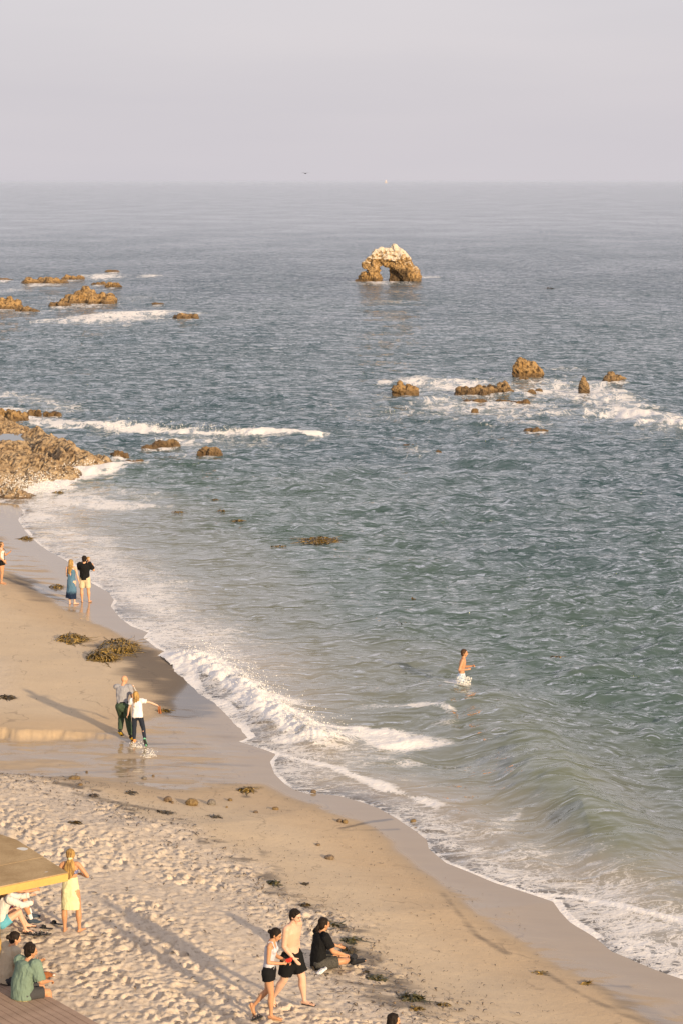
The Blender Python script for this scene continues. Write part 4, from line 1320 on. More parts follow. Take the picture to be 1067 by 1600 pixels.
# ------------------------------------------------------------------ rock
def rock_mat(name, guano=False, tone=(0.28, 0.165, 0.06), dark=(0.06, 0.036, 0.018), pale=(0.37, 0.24, 0.11), wl=0.42, sc=1.0):
    t = NT(name)
    v = t.coords()
    n1 = t.noise(v, 0.9 * sc, 6, 0.65, 0.4)
    n2 = t.noise(v, 3.5 * sc, 6, 0.7, 0.2)
    c = t.mix(t.maprange(n1, 0.32, 0.62), (*tone, 1), (*pale, 1))
    c = t.mix(t.maprange(n2, 0.46, 0.62), c, (*dark, 1))
    s = t.n('ShaderNodeSeparateXYZ'); t.l(v, s.inputs[0])
    if guano:
        g = t.n('ShaderNodeNewGeometry'); sn = t.n('ShaderNodeSeparateXYZ'); t.l(g.outputs['Normal'], sn.inputs[0])
        q = t.math('ADD', t.math('MULTIPLY', sn.outputs[2], 0.9), t.math('MULTIPLY', s.outputs[2], 0.28))
        q = t.math('ADD', q, t.math('MULTIPLY', t.noise(v, 1.6, 5, 0.7), 1.5))
        c = t.mix(t.math('MULTIPLY', t.maprange(q, 1.80, 2.3), 0.85), c, (0.62, 0.55, 0.45, 1))
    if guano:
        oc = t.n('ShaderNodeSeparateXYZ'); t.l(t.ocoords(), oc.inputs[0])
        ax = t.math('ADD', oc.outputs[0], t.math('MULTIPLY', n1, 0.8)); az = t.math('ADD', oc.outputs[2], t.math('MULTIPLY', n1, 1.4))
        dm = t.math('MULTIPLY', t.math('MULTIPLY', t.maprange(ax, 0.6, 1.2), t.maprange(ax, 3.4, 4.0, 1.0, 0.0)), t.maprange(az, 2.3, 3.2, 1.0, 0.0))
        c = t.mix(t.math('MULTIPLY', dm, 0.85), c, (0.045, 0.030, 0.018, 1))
    wz = t.math('ADD', s.outputs[2], t.math('MULTIPLY', t.math('SUBTRACT', n2, 0.5), wl * 1.2))
    wet_ = t.maprange(wz, wl * 0.35, wl * 1.25, 1.0, 0.0)
    c = t.mix(t.math('MULTIPLY', wet_, 0.75), c, (0.075, 0.045, 0.02, 1))
    ro = t.maprange(wet_, 0, 1, 0.85, 0.4)
    nn = t.bump(t.noise(v, 2.0 * sc, 8, 0.75), 0.9, 0.22 / sc)
    return t.done(t.principled(c, ro, nn, 0.3))
MR = rock_mat('ochre_rock')
MRB = rock_mat('brown_rock', tone=(0.20, 0.125, 0.06), pale=(0.30, 0.20, 0.10), dark=(0.06, 0.04, 0.022))
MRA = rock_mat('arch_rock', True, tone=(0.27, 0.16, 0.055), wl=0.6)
MRO = rock_mat('outcrop_rock', tone=(0.29, 0.19, 0.10), pale=(0.42, 0.31, 0.19), dark=(0.085, 0.055, 0.032), wl=0.12)

def craggy(amp, scale, seed, strata=0.0, tilt=0.6):
    def f(co, no):
        q = co + seed * 3.1
        d = (fbm3(q, scale, 4, seed, True) - 0.62) * 2 * amp
        st = (co[:, 2] * math.cos(tilt) + co[:, 0] * math.sin(tilt)) * scale * 2.2 + fbm3(q, scale * 0.6, 2, seed + 3) * 1.5
        d = d + strata * (np.abs((st % 1.0) - 0.5) * 2 - 0.5)
        return co + no * d[:, None]
    return f

def rock(px, py, wpx, hpx, style, nl, label, group=None, mat=None, seed=0):
    c = P(px, py); sc = c[1] / F_PX
    W, Hh = wpx * sc, max(hpx * sc, 0.12)
    dp = W * (0.30 if style != 'fin' else 0.4)
    r = random.Random(seed * 7 + 3)
    p = Prims()
    if style == 'fin':
        p.loft([(0.0, 0, -0.6), (0, 0, Hh * 0.3), (-W * 0.02, 0, Hh * 0.72), (-W * 0.06, 0, Hh * 1.0)], [(W * 0.48, dp), (W * 0.46, dp), (W * 0.28, dp * 0.6), (W * 0.06, dp * 0.15)], n=14)
    elif style == 'crag':
        for i in range(nl):
            f = (i + 0.5) / nl - 0.5
            hh = Hh * (1.0 if i == 0 else r.uniform(0.6, 0.85))
            w = W * (0.62 if nl == 1 else 0.36)
            p.loft([(f * W * 0.8, r.uniform(-1, 1) * dp * 0.3, -0.6), (f * W * 0.75, 0, hh * 0.5), (f * W * 0.6 - W * 0.03, 0, hh * 0.90)],
                   [(w * 1.15, dp), (w, dp * 0.9), (w * 0.45, dp * 0.45)], n=12)
    elif style == 'ridge':
        for i in range(nl):
            f = (i + 0.5) / nl - 0.5
            hh = Hh * (1 - abs(f) * 1.5) * r.uniform(0.75, 1.05)
            w = W / nl * 0.9
            p.loft([(f * W, r.uniform(-1, 1) * dp * 0.4, -0.6), (f * W, 0, max(hh, Hh * 0.2) * 0.6), (f * W + w * 0.1, 0, max(hh, Hh * 0.2) * 0.95)], [(w * 1.2, dp), (w, dp * 0.8), (w * 0.5, dp * 0.35)], n=12)
    else:
        for i in range(nl):
            f = (i + 0.5) / nl - 0.5
            hh = Hh * (r.uniform(0.55, 1.15) if nl > 1 else 1.0)
            w = W / nl * (0.95 if nl > 1 else 0.52) * r.uniform(0.8, 1.2)
            p.ell((f * W, r.uniform(-1, 1) * dp * (0.8 if nl > 1 else 0), -0.05), (w, dp * r.uniform(0.5, 0.9) * (1 if nl > 1 else 1.3), hh * 1.05))
    vox = max(0.045, W / 30)
    amp = min(Hh * 0.30, W * 0.11)
    o = p.blob('sea_rock', mat or MR, None, vox, 0, disp=craggy(amp, 1.6 / max(W, 1.0) * 1.8, seed + 1, amp * 0.35), flat=True)
    o.location = (c[0], c[1] + dp * 0.6, 0.0)
    tag(o, label, 'rock', group)
    return o

for i, (px, py, w, h_, st, nl, lb) in enumerate(ROCKS):
    brown = any(k in lb for k in ('dark', 'brown')) and 'ochre' not in lb
    rock(px, py, w, h_, st, nl, lb, None, MRB if brown else MR, i)

# the natural arch
c = P(604, 440); sc = c[1] / F_PX
def apx(x, y, d=0.0):      # pixel of the photograph -> metres in the arch's own frame
    return ((x - 604) * sc, d, (440 - y) * sc)
pr = Prims()
k = sc
pr.loft([apx(589, 450, 0.5), apx(584, 430, 0.4), apx(584, 416, 0.3), apx(592, 405), apx(606, 401)], [(10 * k, 13 * k), (8 * k, 13 * k), (9 * k, 13 * k), (12 * k, 14 * k), (13 * k, 14 * k)])
pr.loft([apx(566, 446, -0.3), apx(568, 432, -0.2)], [(10 * k, 10 * k), (4 * k, 6 * k)])
pr.loft([apx(576, 446, 0), apx(582, 424, 0), apx(574, 414, 0)], [(7 * k, 9 * k), (5 * k, 9 * k), (3 * k, 7 * k)])
pr.loft([apx(590, 404, 0), apx(600, 401), apx(614, 400), apx(622, 403)], [(13 * k, 12 * k), (14 * k, 14 * k), (15 * k, 14 * k), (11 * k, 13 * k)])
pr.loft([apx(588, 411, 0.2), apx(600, 409, 0.2), apx(613, 412, 0.4)], [(7 * k, 10 * k)] * 3)
pr.loft([apx(600, 395), apx(596, 393)], [(5 * k, 7 * k), (3 * k, 5 * k)])
pr.loft([apx(616, 396), apx(617, 391)], [(6 * k, 8 * k), (3.5 * k, 5 * k)])
pr.loft([apx(614, 402, 0), apx(624, 410, 0.4), apx(633, 422, 0.6), apx(640, 433, 0.6), apx(643, 450, 0.6)], [(12 * k, 13 * k), (15 * k, 14 * k), (16 * k, 15 * k), (15 * k, 15 * k), (13 * k, 14 * k)], side=(1, 0, 0))
pr.loft([apx(618, 414, 0.9), apx(622, 430, 1.0), apx(625, 452, 1.0)], [(8 * k, 10 * k), (13 * k, 10 * k), (15 * k, 10 * k)])
pr.loft([apx(628, 416, 0.2), apx(648, 440, -0.2)], [(6 * k, 10 * k), (6 * k, 9 * k)])
pr.loft([apx(586, 404), apx(578, 410), apx(572, 414)], [(9 * k, 10 * k), (7 * k, 10 * k), (5 * k, 8 * k)])
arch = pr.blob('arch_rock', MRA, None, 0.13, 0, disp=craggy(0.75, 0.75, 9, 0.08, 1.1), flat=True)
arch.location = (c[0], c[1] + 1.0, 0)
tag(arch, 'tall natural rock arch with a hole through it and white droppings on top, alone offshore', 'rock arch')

# the big outcrop at the end of the beach: folded strata
ox = np.arange(-34, -9.2, 0.12); oy = np.arange(106, 160, 0.15)
X, Y = np.meshgrid(ox, oy)
Z = np.full(X.shape, -0.9)
jx = (fbm(X * 0.35, Y * 0.35, 3, 31) - 0.5) * 2.4; jy = (fbm(X * 0.35, Y * 0.35, 3, 32) - 0.5) * 3.4
BUMPS = [(50, 694, 1.55, 0.95, 2.2), (62, 700, 1.10, 1.6, 3.0), (85, 712, 1.0, 1.9, 3.2), (108, 720, 0.8, 1.7, 3.0), (132, 726, 0.6, 1.4, 2.2), (150, 727, 0.4, 1.0, 1.4),
         (30, 706, 0.9, 1.6, 3.0), (0, 712, 0.9, 3.0, 3.0), (-60, 715, 1.2, 3.5, 8.0), (112, 724, 0.55, 1.1, 1.6), (20, 730, 0.75, 3.4, 3.4), (60, 732, 0.7, 2.2, 2.6),
         (-20, 756, 0.55, 4.0, 4.2), (40, 752, 0.42, 2.6, 3.0), (82, 748, 0.38, 1.8, 2.4), (100, 742, 0.35, 1.2, 1.8), (15, 680, 0.7, 2.4, 2.6), (-10, 668, 0.8, 2.0, 3.0),
         (5, 775, 0.3, 2.4, 1.6), (-120, 720, 1.8, 5.0, 16)]
for px, py, h_, rx, ry in BUMPS:
    a = P(px, py)
    g = np.exp(-(((X - a[0] + jx * 0.35) / rx) ** 2 + ((Y - a[1] + jy * 0.35) / ry) ** 2) ** 1.5)
    Z = np.maximum(Z, -0.9 + (h_ * 0.62 + 0.12 + 0.9) * g)
above = sstep(Z, -0.4, 0.5)
st = (Y * 0.75 + X * 1.1 + jx * 1.6 + fbm(X * 0.8, Y * 0.8, 3, 35) * 2.0)
Z += above * ((1 - np.abs(2 * ((st * 0.55) % 1.0) - 1)) - 0.5) * 0.26
Z += above * (1 - np.abs(2 * fbm(X * 1.6, Y * 1.1, 5, 36, 0.65) - 1) - 0.74) * 0.75
pa = P(28, 687, 0.45)
pool = np.exp(-(((X - pa[0]) / 1.5) ** 2 + ((Y - pa[1]) / 2.3) ** 2) ** 2)
Z = Z * (1 - pool) + 0.12 * pool
me = grid_mesh('rock_outcrop', X, Y, Z, keep=Z > -0.55)
me.polygons.foreach_set('use_smooth', np.zeros(len(me.polygons), bool))
tag(link_mesh('rock_outcrop', me, MRO), 'broad folded tan rock outcrop running into the surf at the end of the beach', 'rock outcrop')
t = NT('pool_water')
t.done(t.principled((0.10, 0.11, 0.10), 0.06, None, 0.5))
gx, gy = np.meshgrid(np.linspace(pa[0] - 2.6, pa[0] + 2.6, 12), np.linspace(pa[1] - 3.6, pa[1] + 3.6, 12))
tag(link_mesh('tide_pool_water', grid_mesh('tide_pool_water', gx, gy, gx * 0 + 0.40), t.m), kind='structure')

# loose stones lying on the beach
SM = {'gold': rock_mat('golden_stone', tone=(0.55, 0.36, 0.13), pale=(0.66, 0.48, 0.22), dark=(0.30, 0.18, 0.07), wl=-5, sc=5),
      'pale': rock_mat('pale_stone', tone=(0.50, 0.50, 0.48), pale=(0.62, 0.61, 0.58), dark=(0.30, 0.30, 0.29), wl=-5, sc=5),
      'brown': rock_mat('brown_stone', tone=(0.38, 0.27, 0.17), pale=(0.52, 0.40, 0.28), dark=(0.18, 0.13, 0.09), wl=-5, sc=5)}
STONES = [(301, 1258, 22, 12, 'gold', 'largest golden block of stone on the damp sand, cut square at its left end'),
          (331, 1257, 15, 9, 'pale', 'pale grey stone just right of the largest golden one'),
          (263, 1252, 14, 9, 'brown', 'mottled brown stone left of the largest golden one'),
          (270, 1255, 5, 4, 'brown', 'small brown chip touching the mottled stone'),
          (360, 1251, 9, 4, 'gold', 'flat yellow chip on wet sand right of the pale grey stone'),
          (355, 1262, 4, 3, 'gold', 'tiny yellow pebble below the flat yellow chip'),
          (490, 1239, 9, 6, 'brown', 'brown stone sitting at the rim of the foam line'),
          (531, 1284, 10, 5, 'brown', 'dark brown half of a stone pair at the edge of the wet sand'),
          (539, 1286, 9, 6, 'gold', 'pale yellow half of a stone pair at the edge of the wet sand'),
          (645, 1285, 10, 6, 'gold', 'orange stone standing in the thin wash of the waves'),
          (515, 1342, 16, 7, 'brown', 'smooth oval tan stone alone on the damp sand'),
          (497, 1321, 9, 4, 'brown', 'small grey-brown stone above the smooth oval one'),
          (431, 1265, 11, 5, 'gold', 'little yellow stone between the kelp tuft and the stone pair'),
          (400, 1270, 9, 4, 'brown', 'dark flat stone left of the little yellow one'),
          (226, 1217, 10, 4, 'pale', 'flat white stone in the creek below the two runners'),
          (240, 1213, 5, 3, 'brown', 'dark pebble near the flat white stone in the creek'),
          (136, 1207, 5, 3, 'brown', 'dark pebble in the creek near the left dry sand'),
          (117, 1217, 20, 5, 'gold', 'flat golden slab on the lip of the dry sand by the creek'),
          (126, 1227, 9, 4, 'gold', 'small golden stone just below the flat golden slab'),
          (200, 1223, 5, 3, 'pale', 'single white pebble on the lip of the dry sand')]
for i, (px, py, w, h_, mt, lb) in enumerate(STONES):
    g = ground(px, py); sc = g.y / F_PX
    W, Hh = w * sc, h_ * sc
    p = Prims().ell((0, 0, Hh * 0.35), (W * 0.5, W * 0.42, Hh * 0.62)).ell((W * 0.12, 0, Hh * 0.45), (W * 0.34, W * 0.36, Hh * 0.5))
    o = p.blob('beach_stone', SM[mt], None, max(W / 16, 0.006), 0, disp=craggy(W * 0.07, 2.2 / W, i + 20, W * 0.02), flat=False)
    o.location = (g.x, g.y, g.z)
    o.rotation_euler = (0, 0, i * 1.3)
    if h_ > 5: o.rotation_euler = (0, 0, 0)
    tag(o, lb, 'stone')

# ------------------------------------------------------------------ kelp
def kelp_mat(name, a, b_, c_):
    t = NT(name)
    v = t.coords()
    n = t.noise(v, 6.0, 4, 0.7); n2 = t.noise(v, 21.0, 2, 0.5)
    c = t.mix(t.maprange(n, 0.4, 0.6), (*a, 1), (*b_, 1))
    c = t.mix(t.maprange(n2, 0.56, 0.64), c, (*c_, 1))
    return t.done(t.principled(c, 0.35, None, 0.5))
MK = kelp_mat('brown_kelp', (0.06, 0.04, 0.010), (0.17, 0.11, 0.022), (0.40, 0.25, 0.05))
MKD = kelp_mat('dry_dark_kelp', (0.030, 0.024, 0.012), (0.07, 0.05, 0.02), (0.13, 0.08, 0.03))
MKG = kelp_mat('green_kelp', (0.028, 0.028, 0.010), (0.055, 0.052, 0.016), (0.14, 0.10, 0.03))

def blades(rnd, n, rx, ry, rz, ln, wd, flat=0.5):
    vs, fs = [], []
    for _ in range(n):
        a = rnd.uniform(0, 6.28); q = math.sqrt(rnd.random())
        x, y = rx * q * math.cos(a), ry * q * math.sin(a)
        z = rz * (1 - q * q) * rnd.uniform(0.15, 1.0) + 0.01
        d = rnd.uniform(0, 6.28); l = ln * rnd.uniform(0.5, 1.3); w = wd * rnd.uniform(0.6, 1.4)
        bend = rnd.uniform(-0.9, 0.9); up = rnd.uniform(-0.1, 1 - flat)
        px_, py_, pz = x, y, z
        b0 = len(vs); tw = rnd.uniform(-0.8, 0.8)
        for s in range(5):
            f = s / 4
            ww = w * (math.sin(math.pi * (0.12 + 0.8 * f)) ** 0.7) * 0.5
            nx, ny = -math.sin(d) * math.cos(tw), math.cos(d) * math.cos(tw)
            nz_ = math.sin(tw)
            zz = max(pz, 0.004)
            vs.append((px_ + nx * ww, py_ + ny * ww, max(zz + nz_ * ww, 0.002))); vs.append((px_ - nx * ww, py_ - ny * ww, max(zz - nz_ * ww, 0.002)))
            px_ += math.cos(d) * l / 4; py_ += math.sin(d) * l / 4; pz += up * l / 4
            up -= 0.55; d += bend * 0.5
        for s in range(4):
            fs.append((b0 + 2 * s, b0 + 2 * s + 1, b0 + 2 * s + 3, b0 + 2 * s + 2))
    me = bpy.data.meshes.new('fronds'); me.from_pydata(vs, [], fs); me.update()
    return me

def stipes(rnd, n, rx, ry, rz, r=0.008):
    p = Prims()
    for _ in range(n):
        a = rnd.uniform(0, 6.28)
        x, y = rx * 0.6 * math.cos(a), ry * 0.6 * math.sin(a); d = rnd.uniform(0, 6.28)
        pts = []
        for s in range(7):
            f = s / 6
            z = max(0.012, rz * 0.7 * (1 - (x / rx) ** 2 - (y / ry) ** 2))
            pts.append((x, y, z)); x += math.cos(d) * rx * 0.22; y += math.sin(d) * ry * 0.3; d += rnd.uniform(-0.7, 0.7)
        p.loft(pts, [r] * 7, n=5)
    return p

def kelp(px, py, wpx, hpx, label, n, rz, group=None, mat=None, water=False, name='kelp_pile', ln=0.30, seed=1, wd=0.05):
    rnd = random.Random(seed)
    if water:
        x, y = P(px, py, 0.0); z = 0.0
    else:
        g = ground(px, py); x, y, z = g.x, g.y, g.z
    sc = y / F_PX
    rx = wpx * 0.5 * sc
    ry = max(0.05, (hpx * sc - rz * 0.8)) * 0.5 * y / H_CAM
    ry = min(ry, rx * 1.6)
    root = empty(name, (x, y, z + 0.005))
    tag(root, label, 'kelp', group)
    if not water and rz > 0.08:
        core = Prims()
        for _ in range(5):
            core.ell((rnd.uniform(-.4, .4) * rx, rnd.uniform(-.4, .4) * ry, 0), (rx * 0.5, ry * 0.5, rz * 0.6))
        core.blob('matted_core', mat or MK, root, max(0.03, rx / 14), 0, disp=craggy(0.05, 4.0, seed))
    if rz > 0.06:
        tr = link_mesh('trailing_fronds', blades(rnd, max(6, n // 7), rx * 1.15, ry * 1.25, 0.05, ln * 1.7, wd * 0.8, 0.95), mat or MK, root)
        tag(tr, kind='stuff')
    f = link_mesh('fronds', blades(rnd, n, max(rx - ln * 0.3, rx * 0.6), max(ry - ln * 0.3, ry * 0.6), rz, ln, wd), mat or MK, root)
    tag(f, kind='stuff')
    stipes(rnd, max(2, n // 30), rx, ry, rz).plain('stipes', mat or MK, root)['kind'] = 'stuff'
    return root

kelp(113, 1001, 48, 20, 'upper left heap of brown kelp on the sand, a long low mound tapering right', 320, 0.24, 'kelp heaps beyond the runners', seed=3)
kelp(184, 1014, 64, 34, 'largest heap of golden brown kelp, behind the front heap', 520, 0.34, 'kelp heaps beyond the runners', seed=4)
kelp(160, 1029, 54, 27, 'front heap of golden brown kelp with a rounded orange clump', 420, 0.32, 'kelp heaps beyond the runners', seed=5)
kelp(13, 1091, 17, 6, 'small dark tangle of kelp near the left edge above the sand bank', 60, 0.08, seed=6, mat=MKD)
kelp(90, 918, 18, 6, 'brown kelp scrap on wet sand left of the woman in the blue dress', 50, 0.09, seed=7, name='kelp_scrap')
kelp(43, 842, 17, 6, 'golden kelp scrap on the wet sand by the far foam', 40, 0.10, seed=8, name='kelp_scrap')
kelp(92, 771, 19, 5, 'brown kelp strand in the foam in front of the big outcrop', 50, 0.10, seed=9, name='kelp_scrap', water=True)
kelp(386, 1236, 18, 24, 'tuft of wet kelp on the creek sand with drag marks round it', 60, 0.10, seed=10, name='kelp_tuft', ln=0.22)
kelp(257, 1111, 15, 6, 'orange kelp scrap on the dark streaked sand ahead of the girl', 26, 0.07, seed=11, name='kelp_scrap', ln=0.2)
kelp(545, 1471, 24, 9, 'green-black kelp tuft nearest the seated man in black, upper one', 60, 0.08, seed=12, name='kelp_tuft', mat=MKG, ln=0.2)
kelp(543, 1487, 22, 12, 'dark heap of kelp straight right of the seated man in black', 60, 0.08, seed=13, name='kelp_tuft', mat=MKD, ln=0.18)
kelp(640, 1561, 40, 16, 'dark spread of kelp above the head at the bottom edge', 100, 0.07, seed=14, name='kelp_tuft', mat=MKG, ln=0.2)
kelp(586, 1530, 26, 9, 'dark green kelp line at the wrack below the seated man', 60, 0.06, seed=15, name='kelp_tuft', mat=MKG, ln=0.2)
kelp(648, 1577, 18, 9, 'brown kelp bit below the dark spread of kelp', 26, 0.05, seed=16, name='kelp_scrap', ln=0.15)
kelp(689, 1571, 14, 9, 'orange-brown kelp bit on smooth sand at the bottom edge', 22, 0.04, seed=17, name='kelp_scrap', ln=0.14)
kelp(428, 1381, 13, 16, 'upright green kelp tuft in the trodden sand', 34, 0.10, seed=18, name='kelp_tuft', mat=MKG, ln=0.2)
kelp(116, 1288, 22, 7, 'dark kelp patch in the dry sand above the platform', 40, 0.05, seed=19, name='kelp_scrap', mat=MKD, ln=0.18)
kelp(146, 1244, 10, 6, 'dark kelp knot on the slope behind the platform', 24, 0.05, seed=20, name='kelp_scrap', mat=MKD, ln=0.15)
kelp(204, 1240, 14, 4, 'thin dark kelp strip on the lip of dry sand', 20, 0.03, seed=21, name='kelp_scrap', mat=MKD, ln=0.2)
kelp(257, 1271, 22, 6, 'black kelp strip below the golden stone', 30, 0.03, seed=22, name='kelp_scrap', mat=MKD, ln=0.2)
kelp(337, 1277, 18, 4, 'short black kelp strip below the pale grey stone', 20, 0.03, seed=23, name='kelp_scrap', mat=MKD, ln=0.2)
kelp(518, 1446, 26, 7, 'green kelp strap lying just behind the head of the seated man in black', 20, 0.04, seed=24, name='kelp_scrap', mat=MKG, ln=0.35)
kelp(846, 1523, 14, 4, 'thin brown kelp twig on smooth sand toward the lower right', 9, 0.03, seed=25, name='kelp_scrap', ln=0.2)
kelp(916, 1538, 14, 4, 'golden kelp twig with a dark tail on the lower right sand', 9, 0.03, seed=26, name='kelp_scrap', ln=0.2)
kelp(985, 1468, 14, 5, 'dark kelp clot washing in the foam at lower right', 30, 0.05, seed=27, name='kelp_scrap', mat=MKD, ln=0.15)
kelp(478, 1382, 10, 5, 'brown kelp bit right of the upright green tuft', 12, 0.03, seed=28, name='kelp_scrap', ln=0.15, mat=MKD)
kelp(477, 1416, 12, 7, 'black kelp knot left of the upper kelp by the seated man', 20, 0.04, seed=29, name='kelp_scrap', ln=0.13, mat=MKD)
kelp(572, 1519, 9, 6, 'small black kelp knot right of the seated man\'s feet', 16, 0.04, seed=30, name='kelp_scrap', ln=0.1, mat=MKD)
# floating
kelp(502, 845, 62, 14, 'largest raft of golden kelp floating in the middle of the bay', 260, 0.10, seed=41, name='kelp_raft', water=True, ln=0.35)
kelp(436, 856, 30, 7, 'smaller kelp raft floating left of the largest one', 90, 0.08, seed=42, name='kelp_raft', water=True, ln=0.3)
kelp(280, 801, 18, 3, 'thin floating kelp strand nearest the far foam', 30, 0.06, seed=43, name='kelp_raft', water=True)
kelp(335, 782, 14, 3, 'floating kelp strand farther out than the thin one', 24, 0.06, seed=44, name='kelp_raft', water=True)
kelp(372, 815, 18, 3, 'faint floating kelp strand left of the rafts', 24, 0.05, seed=45, name='kelp_raft', water=True)
kelp(346, 799, 10, 3, 'little floating kelp clump between two strands', 16, 0.05, seed=46, name='kelp_raft', water=True)
kelp(646, 938, 7, 4, 'single kelp bladder clump floating beyond the swimmer to the left', 14, 0.14, seed=47, name='kelp_raft', water=True, ln=0.15)
kelp(868, 1028, 10, 4, 'orange kelp blade floating right of the swimmer', 10, 0.10, seed=48, name='kelp_raft', water=True, ln=0.2)
kelp(625, 985, 10, 4, 'dark kelp clump riding the small swell behind the swimmer', 14, 0.32, seed=49, name='kelp_raft', water=True, ln=0.2, mat=MKD)
kelp(858, 451, 14, 2, 'far dark kelp strand floating right of the arch', 16, 0.25, seed=50, name='kelp_raft', water=True, ln=0.6, mat=MKD, wd=0.15)

# countless shreds of seaweed and twig mixed into the dry sand and along the wrack line
rnd = random.Random(77)
vs, fs = [], []
tx, ty = [], []
while len(tx) < 8500:
    f = rnd.random()
    if f < 0.50:
        i = rnd.randrange(len(DRY) - 1); q = rnd.random()
        a = DRY[i] * (1 - q) + DRY[i + 1] * q
        x = a[0] + rnd.gauss(-0.5, 0.75); y = a[1] + rnd.gauss(-0.5, 1.1)
    elif f < 0.56:
        i = rnd.randrange(len(DRY) - 1); q = rnd.random()
        a = DRY[i] * (1 - q) + DRY[i + 1] * q
        x = a[0] + abs(rnd.gauss(0, 1.6)); y = a[1] + rnd.gauss(0, 1.0)
    elif f < 0.95:
        x = rnd.uniform(-12, 4); y = rnd.uniform(35, 58)
    else:
        x = rnd.uniform(-13, -7); y = rnd.uniform(64, 86)
    if -16 < x < 11 and 34.5 < y < 96:
        tx.append(x); ty.append(y)
TX, TY = np.array(tx), np.array(ty)
TZ = terrain(TX, TY)
ssd = shore_sd(TX, TY)
dsd = seg_dist(TX, TY, DRY); dsd = np.where(inside(TX, TY, DRYREG), dsd, -dsd)
TZ = TZ + sstep(dsd, -0.6, 1.1) * (raster(TX, TY) * 0.85 + (fbm(TX * 4.2, TY * 4.2, 4, 33, 0.72) - 0.5) * 0.10)
for x, y, z, s_ in zip(TX, TY, TZ, ssd):
    if s_ < 0.8: continue
    big = rnd.random() ** 5 * (1.0 if s_ > 5 else 0.4)
    l = 0.014 + 0.075 * big; w = 0.005 + 0.020 * big
    a = rnd.uniform(0, 3.14)
    ca, sa = math.cos(a), math.sin(a)
    b0 = len(vs); zz = z + 0.008
    bow = rnd.uniform(-0.9, 0.9) * l
    for u, v_, q in ((-l, 0, 0), (-l * 0.3, w, 1), (-l * 0.3, -w, 1), (l * 0.4, w * 0.8, 1), (l * 0.4, -w * 0.8, 1), (l, 0, 0)):
        vv = v_ + bow * (1 - (u / l) ** 2)
        vs.append((x + u * ca - vv * sa, y + u * sa + vv * ca, zz + (0.012 + 0.03 * big) * q))
    fs += [(b0, b0 + 2, b0 + 1), (b0 + 1, b0 + 2, b0 + 4, b0 + 3), (b0 + 3, b0 + 4, b0 + 5)]
me = bpy.data.meshes.new('seaweed_shreds'); me.from_pydata(vs, [], fs); me.update()
tag(link_mesh('seaweed_shreds', me, kelp_mat('shred', (0.10, 0.07, 0.045), (0.05, 0.04, 0.028), (0.26, 0.17, 0.08))), kind='stuff')

# ------------------------------------------------------------------ spray
t = NT('spray_water')
_d = t.principled((0.88, 0.86, 0.82), 0.25, None, 0.5); _tr = t.n('ShaderNodeBsdfTransparent'); _m = t.n('ShaderNodeMixShader'); _m.inputs[0].default_value = 0.62
t.l(_tr.outputs[0], _m.inputs[1]); t.l(_d, _m.inputs[2]); MF = t.done(_m.outputs[0])
_t = bmesh.new(); bmesh.ops.create_icosphere(_t, subdivisions=1, radius=1.0)
ICO_V = np.array([v.co[:] for v in _t.verts]); ICO_F = np.array([[v.index for v in f.verts] for f in _t.faces]); _t.free()
def drops(name, pts, rad, stretch=None):
    pts = np.array(pts); rad = np.array(rad)
    n = len(pts)
    V_ = ICO_V[None] * rad[:, None, None]
    if stretch is not None: V_ = V_ * np.array(stretch)[None, None]
    V_ = (V_ + pts[:, None]).reshape(-1, 3)
    F_ = (ICO_F[None] + (np.arange(n) * len(ICO_V))[:, None, None]).reshape(-1, 3)
    me = bpy.data.meshes.new(name)
    me.vertices.add(len(V_)); me.vertices.foreach_set('co', V_.astype(np.float32).reshape(-1))
    me.loops.add(F_.size); me.loops.foreach_set('vertex_index', F_.astype(np.int32).reshape(-1))
    me.polygons.add(len(F_)); me.polygons.foreach_set('loop_start', (np.arange(len(F_)) * 3).astype(np.int32))
    me.polygons.foreach_set('use_smooth', np.ones(len(F_), bool))
    me.update(calc_edges=True)
    return me
rg = np.random.default_rng(3)
pts, rad = [], []
RL = PP(ROLL, 0.0)
for _ in range(1500):
    i = rg.integers(len(RL) - 1); q = rg.random()
    a = RL[i] * (1 - q) + RL[i + 1] * q
    pts.append((a[0] + rg.normal(0.15, 0.35), a[1] + rg.normal(0.2, 0.45), 0.25 + abs(rg.normal(0, 0.17)))); rad.append(0.006 + 0.016 * rg.random() ** 3)
for line, n, hgt, w in ((PP([(14, 778), (30, 772), (55, 768), (72, 764)], 0), 2600, 0.40, 0.8), (PP([(88, 752), (112, 742), (135, 735)], 0), 500, 0.28, 0.7),
                        (PP([(120, 735), (150, 730), (185, 724)], 0), 250, 0.15, 0.5), (PP([(168, 670), (190, 672), (300, 676), (380, 680)], 0), 1500, 0.22, 0.6)):
    for _ in range(n):
        i = rg.integers(len(line) - 1); q = rg.random()
        a = line[i] * (1 - q) + line[i + 1] * q
        pts.append((a[0] + rg.normal(0, w), a[1] + rg.normal(0, w), 0.1 + abs(rg.normal(0, hgt)))); rad.append(0.006 + 0.026 * rg.random() ** 3)
tag(link_mesh('sea_spray', drops('sea_spray', pts, rad), MF), kind='stuff')

